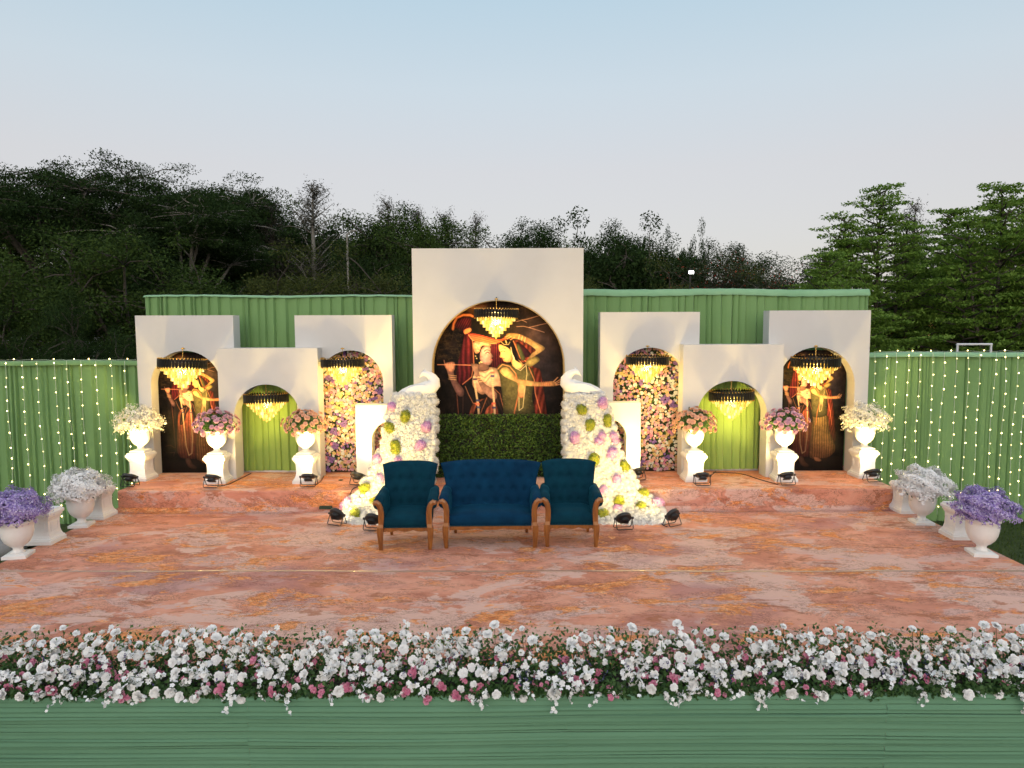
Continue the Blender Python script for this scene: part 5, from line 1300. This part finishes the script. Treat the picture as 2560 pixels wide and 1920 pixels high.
p = G(820, 1272, 0.0)
tag(MB().box((p.x - .10, UY0 - .035, .03), (p.x + .10, UY0 - .005, .075), taper=.9).build('cloth_offcut', M['green_mat']), 'dark green cloth offcut against the riser by the left tail', 'cloth')
p = G(852, 1201, UZ); mb = MB(); mb.lathe([(.035, .0), (.04, .006), (.02, .012), (.0001, .013)], 10)
tag(mb.build('leaf_scrap', M['green_mat'], loc=(p.x, p.y, UZ + .002)), 'small dark green scrap on the upper stage before the left flower wall', 'scrap')
# ------------------------------------------------------------------ trees behind the stage
M['fol_dark'] = leafy('fol_dark', (0.016, 0.034, 0.011), (0.036, 0.066, 0.019), .8, .2, spec=.06)
M['fol_mid'] = leafy('fol_mid', (0.030, 0.058, 0.014), (0.070, 0.112, 0.026), .8, .2, spec=.06)
M['fol_olive'] = leafy('fol_olive', (0.042, 0.058, 0.016), (0.088, 0.104, 0.030), .8, .2, spec=.06)
M['fol_green'] = leafy('fol_green', (0.095, 0.180, 0.026), (0.20, 0.32, 0.06), .7, .3, spec=.1)
M['fol_grey'] = leafy('fol_grey', (0.036, 0.036, 0.028), (0.085, 0.080, 0.062), .7, .15, spec=.15)
M['fol_red'] = leafy('fol_red', (0.022, 0.036, 0.014), (0.060, 0.075, 0.026), .6, .2)
M['flower_red'] = leafy('flower_red', (0.30, 0.03, 0.02), (0.45, 0.06, 0.03), .6, .2)
def ball(g, n):
    v = g.normal(size=(n, 3)); return v / np.linalg.norm(v, axis=1, keepdims=True) * g.random((n, 1)) ** .45
def tree_parts(seed, H, th, rx, rz, style):
    """returns (wood MB, leaf positions, leaf normals, leaf lengths) of a tree of height H, trunk th high, crown half-width rx and half-height rz"""
    r = random.Random(seed); g = np.random.default_rng(seed); wood = MB(); pos = []; nor = []; siz = []
    top = Vector((r.uniform(-.3, .3), r.uniform(-.3, .3), th)); base_r = .035 * H ** .95 * .75
    wood.tube([(0, 0, -.1), (top.x * .3, top.y * .3, th * .35), (top.x * .7, top.y * .7, th * .7), top], [base_r * 1.3, base_r, base_r * .85, base_r * .75], 8)
    cz = H - rz
    def limb(a, b, ra, rb, sag=.12):
        m1 = a.lerp(b, .35) + Vector((r.uniform(-.2, .2), r.uniform(-.2, .2), sag * (b - a).length)); m2 = a.lerp(b, .7) + Vector((r.uniform(-.2, .2), r.uniform(-.2, .2), sag * .8 * (b - a).length))
        wood.tube([a, m1, m2, b], [ra, ra * .75, (ra + rb) * .5, rb], 6); return m1, m2
    clumps = []
    if style in ('umbrella', 'bushy', 'broad'):
        nl = {'umbrella': 11, 'bushy': 13, 'broad': 11}[style]
        for i in range(nl):
            a = 6.283 * i / nl + r.uniform(-.3, .3); e = r.uniform(.25, 1.0) if style == 'umbrella' else r.uniform(-.35, 1.0)
            rad = rx * math.sqrt(max(0, 1 - (e * .92) ** 2)) * r.uniform(.55, .9)
            tip = Vector((math.cos(a) * rad, math.sin(a) * rad, cz + rz * e * .85))
            m1, m2 = limb(top if r.random() < .6 else top * .8, tip, base_r * .45, .03)
            for k in range({'umbrella': 24, 'bushy': 11, 'broad': 11}[style]):
                src = r.choice((m2, tip, tip)); q = src + Vector((r.gauss(0, rx * .22), r.gauss(0, rx * .22), r.gauss(0, rz * (.14 if style == 'umbrella' else .24))))
                if style != 'umbrella': q.z = max(q.z, th * .35)
                limb(src, q, .028, .010, .05); clumps.append((q, r.uniform(.7, 1.25)))
        for q, s in clumps:
            n = int({'umbrella': 210, 'bushy': 330, 'broad': 150}[style] * s); sx, sz = {'umbrella': (.33, .11), 'bushy': (.42, .34), 'broad': (.42, .30)}[style]
            p = ball(g, n) * np.array((sx, sx, sz)) * 1.9 * s * rx / 3.6 + np.array(q); pos.append(p)
            nn = g.normal(0, .55, (n, 3)); nn[:, 2] += .8; nor.append(nn)
            siz.append(g.uniform(.08, .15, n) * {'umbrella': .95, 'bushy': .85, 'broad': 1.6}[style])
    elif style == 'tiered':                                 # flat sprays in storeys, rising outwards
        wood.tube([top, (top.x, top.y, H * .75), (top.x * .6, top.y * .6, H * .97)], [base_r * .5, base_r * .2, .015], 7)
        leaders = [(Vector((top.x, top.y, 0)), H, 1.0)]
        for k in range(3):
            a = r.uniform(0, 6.283); q = Vector((top.x + math.cos(a) * rx * .42, top.y + math.sin(a) * rx * .42, 0)); hh = H * r.uniform(.76, .92)
            leaders.append((q, hh, .6)); wood.tube([(top.x, top.y, th), (q.x * .7 + top.x * .3, q.y * .7 + top.y * .3, th + (hh - th) * .4), (q.x, q.y, hh * .97)], [base_r * .5, base_r * .3, .02], 6)
        for q0, hh, wf in leaders:
            for i in range(int(74 * wf)):
                f = (i + r.random()) / int(74 * wf); z0 = th * .7 + (hh - th * .7) * f; rr = rx * wf * (1.02 - f ** 1.5) * r.uniform(.45, 1.1) + .25
                a = i * 2.4 + r.uniform(-.4, .4); rise = .10 + .55 * f * r.uniform(.6, 1.3)
                st = Vector((q0.x, q0.y, z0)); tip = st + Vector((math.cos(a) * rr, math.sin(a) * rr, rr * rise))
                wood.tube([st, st.lerp(tip, .5) + Vector((0, 0, -.04)), tip], [.04, .025, .008], 5)
                for k in range(max(2, int(rr * 3.2))):
                    u = r.uniform(.25, 1.05); q = st.lerp(tip, u) + Vector((r.gauss(0, .16), r.gauss(0, .16), r.uniform(-.03, .08))); n = int(64 * r.uniform(.6, 1.2))
                    p = ball(g, n) * np.array((.50, .50, .075)) * r.uniform(.7, 1.15) + np.array(q); pos.append(p)
                    nn = g.normal(0, .6, (n, 3)); nn[:, 2] += .8; nn[:, 1] -= .25; nor.append(nn); siz.append(g.uniform(.10, .17, n))
    elif style == 'wispy':                                  # feathery upright twigs
        wood.tube([top, (top.x * 1.2, top.y, H * .8), (top.x, top.y, H * .98)], [base_r * .6, base_r * .3, .012], 6)
        for i in range(70):
            f = r.random() ** .8; z0 = th * .8 + (H - th * .8) * f * .95; a = r.uniform(0, 6.283); rr = rx * (1 - .75 * f) * r.uniform(.5, 1.1)
            st = Vector((top.x, top.y, z0)); tip = st + Vector((math.cos(a) * rr, math.sin(a) * rr, rr * r.uniform(.5, 1.1)))
            wood.tube([st, st.lerp(tip, .5), tip], [.022, .014, .005], 4)
            n = 85; u = g.random(n)[:, None]; p = np.array(st) * (1 - u) + np.array(tip) * u + g.normal(0, .13, (n, 3)); pos.append(p)
            nn = g.normal(0, 1, (n, 3)); nor.append(nn); siz.append(g.uniform(.07, .15, n))
    return wood, np.concatenate(pos), np.concatenate(nor), np.concatenate(siz), g
def tree_proto(seed, H, th, rx, rz, style, fol, bark='bark', extra=None, wl=.42):
    wood, p, nn, s, g = tree_parts(seed, H, th, rx, rz, style)
    V, F = rhombi(p, nn, s, s * (wl if style != 'wispy' else .22), g)
    mats = [M[fol]]; midx = None
    if extra: mats.append(M[extra]); midx = (g.random(len(F)) < .05).astype(int)
    o = wood.build('trunk', M[bark], smooth=True); me = o.data; bpy.data.objects.remove(o)
    return me, np_mesh('crown', V, F, mats, midx=midx), float(np.percentile(V[:, 2], 99.7))
TP = {'umb': tree_proto(23, 9.6, 4.2, 4.6, 2.4, 'umbrella', 'fol_dark', 'bark'), 'umb2': tree_proto(2, 8.6, 3.4, 3.9, 2.3, 'umbrella', 'fol_dark', 'bark_pale'),
      'bush': tree_proto(3, 5.6, 1.0, 2.8, 2.6, 'bushy', 'fol_mid'), 'bush2': tree_proto(4, 5.2, .9, 2.9, 2.4, 'bushy', 'fol_olive'), 'bush3': tree_proto(5, 5.8, 1.1, 2.7, 2.7, 'bushy', 'fol_dark'),
      'tier': tree_proto(6, 8.4, 1.9, 3.3, 3.2, 'tiered', 'fol_green'), 'tier2': tree_proto(7, 8.0, 1.8, 3.4, 3.1, 'tiered', 'fol_green'),
      'wisp': tree_proto(8, 8.4, 2.6, 1.7, 2.9, 'wispy', 'fol_grey', 'bark_pale'), 'wisp2': tree_proto(9, 7.6, 2.0, 1.5, 2.8, 'wispy', 'fol_grey', 'bark'),
      'broad': tree_proto(10, 7.4, 2.0, 2.9, 2.7, 'broad', 'fol_dark'), 'red': tree_proto(11, 5.6, 1.0, 2.8, 2.5, 'bushy', 'fol_red', 'bark', 'flower_red')}
def tree(kind, px, py_top, Y, label, name='tree', rz=0.0, wide=1.0):
    """px, py_top: photo position of the crown's top; the height follows from the distance"""
    tr, cr, H = TP[kind]; p = P(px, py_top, Y); s = (p.z - GZ) / H
    t = thing(name, label, 'tree', (p.x, Y, GZ), rz, 'trees behind the stage', 1.0); t.scale = (s * wide, s * wide, s)
    link('trunk', tr, t); link('crown', cr, t)
K = 2560 / 2212.0
TREES = [
 ('bush3', 455, 430, 34, 'dark leafy crown right of the left feathery trees', .3, 1.0), ('bush', 560, 440, 35, 'dark green crown between the grey twiggy trees', 1.7, 1.0), ('bush3', 650, 425, 36, 'full dark crown under the tallest twiggy tree', 2.6, 1.0), ('bush', 735, 470, 37, 'dark green crown beside the pale pole top', 3.9, 1.0), ('bush3', 820, 462, 38, 'full dark crown below the thin twiggy tree', 5.1, 1.0), ('bush2', 880, 480, 37, 'olive crown close to the central panel top left', .8, 1.0), ('bush', 940, 488, 37, 'green crown peeping over the central panel left end', 2.2, 1.0), ('bush3', 1020, 492, 38, 'dark crown peeping over the central panel middle', 3.5, 1.0), ('bush3', 1120, 500, 36, 'dark crown peeping over the central panel right half', 4.9, 1.0), ('bush', 1210, 505, 36, 'green crown peeping over the central panel right end', 5.9, 1.0), ('bush3', 1350, 478, 31, 'full dark crown among the broad leafed trees', 1.3, 1.0), ('bush3', 1430, 512, 33, 'dark crown left of the slender tree', 2.0, 1.0), ('bush', 350, 440, 33, 'dark green crown behind the sloping feathery tree', 4.4, 1.1),
 # far left umbrella trees and the dark mass under them
 ('umb', 100, 372, 26, 'tall dark feathery tree at the far left with the highest crown', 0.3, 1.0), ('umb', 255, 362, 29, 'tall dark feathery tree above the left side drape', 2.0, .95), ('umb2', 380, 425, 27, 'feathery dark tree sloping down above the left end arch', 1.1, 1.0),
 ('umb2', -60, 392, 30, 'dark feathery tree cut off by the left picture edge', 4.0, 1.1), ('umb2', 480, 405, 33, 'dark feathery tree left of the grey twiggy one', 3.1, .9), ('wisp', 690, 390, 31, 'tall grey twiggy tree topping the left tree line', 0.5, 1.15), ('wisp2', 580, 430, 32, 'grey twiggy tree among dark crowns left of the tallest twiggy one', 2.5, 1.2),
 ('broad', 640, 440, 36, 'dark broad tree beneath the tallest twiggy one', 1.5, 1.0), ('wisp2', 835, 425, 36, 'thin twiggy tree left of the central panel', 3.0, 1.0), ('wisp', 890, 450, 38, 'thin brownish twiggy tree nearest the central panel on its left', 4.2, .9), ('wisp2', 965, 455, 38, 'small twiggy tree showing above the central panel left corner', 5.0, 1.0), ('wisp2', 1025, 462, 40, 'slim twiggy tree top above the central panel', 1.0, .9),
 ('broad', 765, 490, 40, 'leafy dark tree behind the pale pole', 2.7, .8), ('bush3', 1075, 478, 34, 'rounded dark crown above the middle of the central panel', .4, 1.0), ('bush', 980, 500, 33, 'green crown above the left part of the central panel', 1.4, 1.0), ('broad', 1170, 490, 34, 'leafy dark crown above the right part of the central panel', 3.3, .7), ('bush3', 900, 505, 36, 'dark crown left of the central panel top', 3.3, 1.1),
 # nearer shrubby trees on the left
 ('bush', -30, 520, 19, 'green bushy tree low at the far left edge', .2, 1.0), ('bush3', 165, 535, 26, 'dark bushy tree behind the left side drape', 1.3, 1.0), ('bush', 300, 515, 21, 'green bushy tree behind the left end arch', 2.2, 1.0), ('bush3', 420, 530, 24, 'dark bushy tree behind the left drape end', 3.3, 1.0), ('bush2', 530, 545, 20, 'olive bushy tree behind the tall left drape', 4.4, 1.0), ('bush3', 240, 480, 25, 'dark bushy tree between the left feathery ones', 5.2, 1.0), ('bush2', 640, 590, 19, 'low olive shrub behind the tall left drape', 5.5, 1.0),
 ('bush2', 720, 545, 22, 'olive bushy tree left of the pale pole', .9, 1.0), ('bush2', 830, 550, 22, 'olive bushy tree beside the central panel on its left', 2.4, 1.0), ('bush', 90, 470, 28, 'green bushy tree under the highest feathery crown', 2.0, 1.2), ('bush3', -40, 480, 30, 'dark bushy tree under the feathery tree at the left edge', 4.0, 1.2), ('bush3', -10, 640, 16, 'lowest dark shrub behind the left side drape', 2.9, .55), ('bush3', 200, 640, 16.5, 'dark shrub beside the left end arch', 4.1, .75), ('bush3', 780, 520, 28, 'dark bushy tree right of the pale pole', 1.9, 1.0),
 # right of the central panel
 ('broad', 1310, 462, 26, 'tall broad leafed dark tree right of the central panel', .6, .75), ('broad', 1390, 485, 28, 'broad leafed dark tree sloping away from the central panel', 2.6, .8), ('bush2', 1290, 560, 21, 'olive bushy tree touching the central panel on its right', 1.2, .9), ('bush2', 1420, 575, 22, 'olive shrub under the broad leafed trees', 3.0, .95), ('broad', 1495, 487, 32, 'slender tree with big leaves beside the white lamp', 4.0, .28), ('broad', 1458, 500, 33, 'small topped tree left of the slender one', 1.0, .22), ('bush3', 1470, 535, 30, 'dark bushy tree behind the white lamp', 5.0, .9),
 ('bush3', 1560, 532, 30, 'dark rounded tree right of the white lamp', .5, 1.0), ('bush3', 1650, 534, 32, 'dark rounded tree in the dip of the tree line', 1.6, 1.0), ('red', 1580, 555, 26, 'shrubby tree with red flowers right of the white lamp', 2.6, 1.0), ('red', 1660, 580, 24, 'shrubby tree with red flowers left of the layered trees', 3.7, 1.0), ('bush2', 1530, 590, 22, 'low olive shrub behind the tall right drape', 4.4, 1.0), ('bush3', 1740, 545, 30, 'dark tree left of the layered green trees', 5.4, .9),
 # layered green trees at the right
 ('tier', 1905, 405, 22, 'tall layered bright green tree left of the right pair', .4, 1.0), ('tier2', 2040, 455, 25, 'layered green tree between the two tall ones', 2.0, .95), ('tier', 2165, 405, 21, 'layered bright green tree at the right picture edge', 3.4, 1.0), ('tier2', 1770, 552, 20, 'low spreading green tree behind the right drape end', 1.1, 1.1), ('tier2', 2230, 430, 24, 'layered green tree cut off by the right picture edge', 4.6, 1.0), ('bush3', 1990, 560, 27, 'dark bushy tree under the layered trees', .9, 1.1), ('bush3', 2150, 540, 28, 'dark bushy tree behind the right side drape', 2.9, 1.2), ('wisp2', 1975, 430, 29, 'thin see through tree between the layered ones', 2.2, .9),
]
for kind, x, y, Y, lab, rz, wd in TREES: tree(kind, x * K, y * K, Y, lab, 'tree', rz, wd)
# far wood that closes the view between the trunks
g = np.random.default_rng(91); n = 26000
X = g.uniform(-60, 60, n); Yw = g.uniform(44, 52, n); hmax = 5.6 + 1.3 * np.sin(X * .21) + .8 * np.sin(X * .57 + 1) + np.where(X < -8, 2.0, 0) - np.where(X > 6, .8, 0)
Z = GZ + hmax * g.random(n) ** .8; nr = g.normal(0, .6, (n, 3)); nr[:, 2] += .6
o = link('far_wood', np2me('far_wood', rhombi(np.stack([X, Yw, Z], 1), nr, g.uniform(.4, .8, n), g.uniform(.25, .4, n), g), M['fol_dark']))
tag(o, 'dark far wood filling the gaps between the tree trunks', 'wood', kind='stuff')

# ------------------------------------------------------------------ small things behind the drapes
p = P(750 * K, 505 * K, 27); q = P(752 * K, 610 * K, 27)
t = thing('lamp_pole', 'thin pale pole rising before the trees left of the central panel', 'pole', (q.x, 27, GZ)); MB().tube([(0, 0, 0), (0, 0, p.z - GZ)], [.05, .035], 8).build('shaft', M['bark_pale'], t); MB().tube([(0, 0, p.z - GZ - .05), (.15, 0, p.z - GZ + .1), (.35, 0, p.z - GZ + .12)], .025, 6).build('bracket', M['bark_pale'], t)
p = P(1493 * K, 588 * K, 25)
t = thing('floodlight_mast', 'lit white floodlight on a pole before the trees right of the central panel', 'lamp', (p.x, 25, GZ))
MB().tube([(0, .12, 0), (0, .12, p.z - GZ + .15)], .04, 8).build('pole', M['black_metal'], t)
MB().box((-.11, -.02, p.z - GZ - .08), (.11, .10, p.z - GZ + .08)).build('housing', M['black_metal'], t)
MB().box((-.08, -.028, p.z - GZ - .05), (.08, -.022, p.z - GZ + .05)).build('lit_face', emissive('lamp_face', (.95, 1.0, .92), 12.0, False), t)
# white pipe frame seen above the right side drape
a = P(2394, 861, 14.5); b = P(2478, 859, 14.5)
t = thing('pipe_frame', 'white pipe frame standing behind the right side drape', 'frame', (a.x, 14.5, GZ))
for x in (0, b.x - a.x): MB().tube([(x, 0, 0), (x, 0, a.z - GZ)], .022, 8).build('upright', M['white_pipe'], t)
MB().tube([(-.02, 0, a.z - GZ), (b.x - a.x + .02, 0, a.z - GZ)], .022, 8).build('crossbar', M['white_pipe'], t)
p = P(2445, 885, 14.2); mb = MB(); mb.square([(.17, 0), (.19, .5), (.16, 1.0), (.10, p.z - GZ + .02)])
M['tarp'] = simple('tarp', (.32, .34, .36), (.2, .21, .22), 6, .6, .5, 9)
tag(mb.build('covered_stack', M['tarp'], loc=(p.x, 14.2, GZ)), 'grey covered stack inside the white pipe frame', 'stack')
# dark pavilion under the layered trees
M['dark_wall'] = simple('dark_wall', (.040, .042, .044), (.024, .025, .026), 3, .8); M['shaded_interior'] = simple('shaded_interior', (.010, .010, .011), None, 3, .9); M['grey_steel'] = simple('grey_steel', (.14, .15, .16), None, 6, .5)
a = P(2330, 800, 30); b = P(2640, 790, 30)
t = thing('pavilion', 'dark flat roofed pavilion under the layered green trees', 'building', (a.x, 30, GZ)); W_ = b.x - a.x; Ht = a.z - GZ
for x0, x1 in ((0, .32), (.60, 1.0)): MB().box((W_ * x0, 0, 0), (W_ * x1, .25, Ht)).build('wall', M['dark_wall'], t)
MB().box((W_ * .32, .0, Ht * .86), (W_ * .60, .25, Ht)).build('lintel', M['dark_wall'], t)
MB().box((W_ * .30, 3.5, 0), (W_ * .62, 3.7, Ht)).build('rear_wall', M['shaded_interior'], t)  # near-black colour paints the shade inside the opening
MB().box((-.4, -.6, Ht + .002), (W_ + .4, 4.2, Ht + .22)).build('roof', M['grey_steel'], t)
mb = MB(); s0 = P(2300, 880, 28); s1 = P(2370, 818, 28); mb.tube([(0, 0, 0), (s1.x - s0.x, 0, s1.z - s0.z)], .07, 4)
t = thing('stair_rail', 'sloping grey steel beam under the layered green trees', 'beam', (s0.x, 28, s0.z)); mb.build('beam', M['grey_steel'], t)
for u in (0.02, .98): MB().tube([((s1.x - s0.x) * u, 0, GZ - s0.z), ((s1.x - s0.x) * u, 0, (s1.z - s0.z) * u)], .05, 6).build('support', M['grey_steel'], t)
# hanging cone lamps glowing under the trees
cone_m = emissive('cone_lamp', (1.0, .50, .18), 1.1, False)
for x, y, lab, Y in ((2324, 836, 'lower glowing cone lamp hanging under the layered trees', 24), (2329, 812, 'small glowing cone lamp above the lower one', 26), (2249, 802, 'faint glowing cone lamp near the right drape end', 25)):
    p = P(x, y, Y); t = thing('cone_lamp', lab, 'lamp', p, group='glowing cone lamps under the trees')
    mb = MB(); mb.lathe([(.13, -.12), (.02, .10), (.005, .12)], 14, cap=False); mb.build('shade', cone_m, t); MB().tube([(0, 0, .12), (0, 0, 1.4)], .006, 5).build('cord', M['cable'], t)
# parked cars glimpsed below the branches
M['car_white'] = simple('car_white', (.72, .73, .74), None, 3, .25, coat=.6); M['car_dark'] = simple('car_dark', (.03, .032, .036), None, 3, .25, coat=.6); M['car_glass'] = simple('car_glass', (.02, .025, .03), None, 3, .06); M['tyre'] = simple('tyre', (.015, .015, .015), None, 9, .8)
def car(label, x, Y, paint, rz):
    t = thing('parked_car', label, 'car', (x, Y, GZ), rz, 'cars parked under the trees')
    sec = [(-2.05, .35, .62), (-1.95, .30, .86), (-1.2, .28, .95), (-.75, .28, 1.42), (.55, .28, 1.48), (1.15, .28, 1.05), (1.95, .30, .92), (2.08, .36, .60)]
    rings = [[(x_, -.82, lo), (x_, .82, lo), (x_, .80, min(hi, .9)), (x_, .62 if hi > 1 else .74, hi), (x_, -.62 if hi > 1 else -.74, hi), (x_, -.80, min(hi, .9))] for x_, lo, hi in sec]
    MB().rings(rings).build('body', M[paint], t)
    for s in (-1, 1):
        MB().add([(-.95, s * .755, .98), (.98, s * .755, 1.0), (.52, s * .665, 1.38), (-.68, s * .665, 1.36)], [(0, 1, 2, 3)]).build('side_window', M['car_glass'], t)
        for wx in (-1.28, 1.3):
            mb = MB(); mb.rings([[(wx + .31 * math.cos(a), s * y_, .31 + .31 * math.sin(a)) for a in [6.283 * j / 18 for j in range(18)]] for y_ in (.66, .85)]); mb.build('wheel', M['tyre'], t)
        MB().box((-2.07, s * .62 - .12, .66), (-2.0, s * .62 + .12, .78)).build('headlight', M['white_pipe'], t)
    return t
p = P(88, 836, 24)
t = thing('minibus', 'white minibus half hidden under the trees at the far left', 'bus', (p.x, 24, GZ), R(3)); hb = p.z - GZ
mb = MB(); mb.rings([[(x_, -.95, .4), (x_, .95, .4), (x_, .95, hi * .7), (x_, .85, hi), (x_, -.85, hi), (x_, -.95, hi * .7)] for x_, hi in ((-2.6, 1.5), (-2.5, hb * .9), (-2.2, hb), (2.4, hb), (2.55, hb * .95))]); mb.build('body', M['car_white'], t)
for k in range(5): MB().box((-2.0 + k * .88, -.965, hb * .52), (-1.25 + k * .88, -.935, hb * .80)).build('window', M['car_glass'], t)
for wx in (-1.7, 1.7):
    for s in (-1, 1): MB().rings([[(wx + .36 * math.cos(q), s * y_, .36 + .36 * math.sin(q)) for q in [6.283 * j / 18 for j in range(18)]] for y_ in (.75, .97)]).build('wheel', M['tyre'], t)
p = P(2285, 852, 27); car('dark car parked under the layered green trees', p.x, 27, 'car_dark', R(-6))
# crumpled sacks at the left stage edge
M['sack'] = simple('sack', (.30, .31, .32), (.16, .17, .18), 5, .8, .6, 12)
for i, (x, y, lab) in enumerate(((8, 1345, 'grey crumpled sack beside the purple urn at the left picture edge'), (60, 1320, 'grey sack behind the purple urn below the left drape'))):
    c = G(x, y, -.35); rr = random.Random(i); mb = MB()
    prof = [(.05, 0), (.24, .02), (.28, .12), (.24, .24), (.12, .32), (.02, .34)]
    mb.rings([[(r_ * math.cos(a) * (1 + .15 * math.sin(3 * a + z * 9)), r_ * math.sin(a) * (1 + .18 * math.cos(2 * a + z * 11)), z) for a in [6.283 * j / 18 for j in range(18)]] for r_, z in prof])
    tag(mb.build('sack', M['sack'], smooth=True, loc=(min(c.x, SX0 - .32), c.y, GZ)), lab, 'sack', 'grey sacks at the left stage edge')
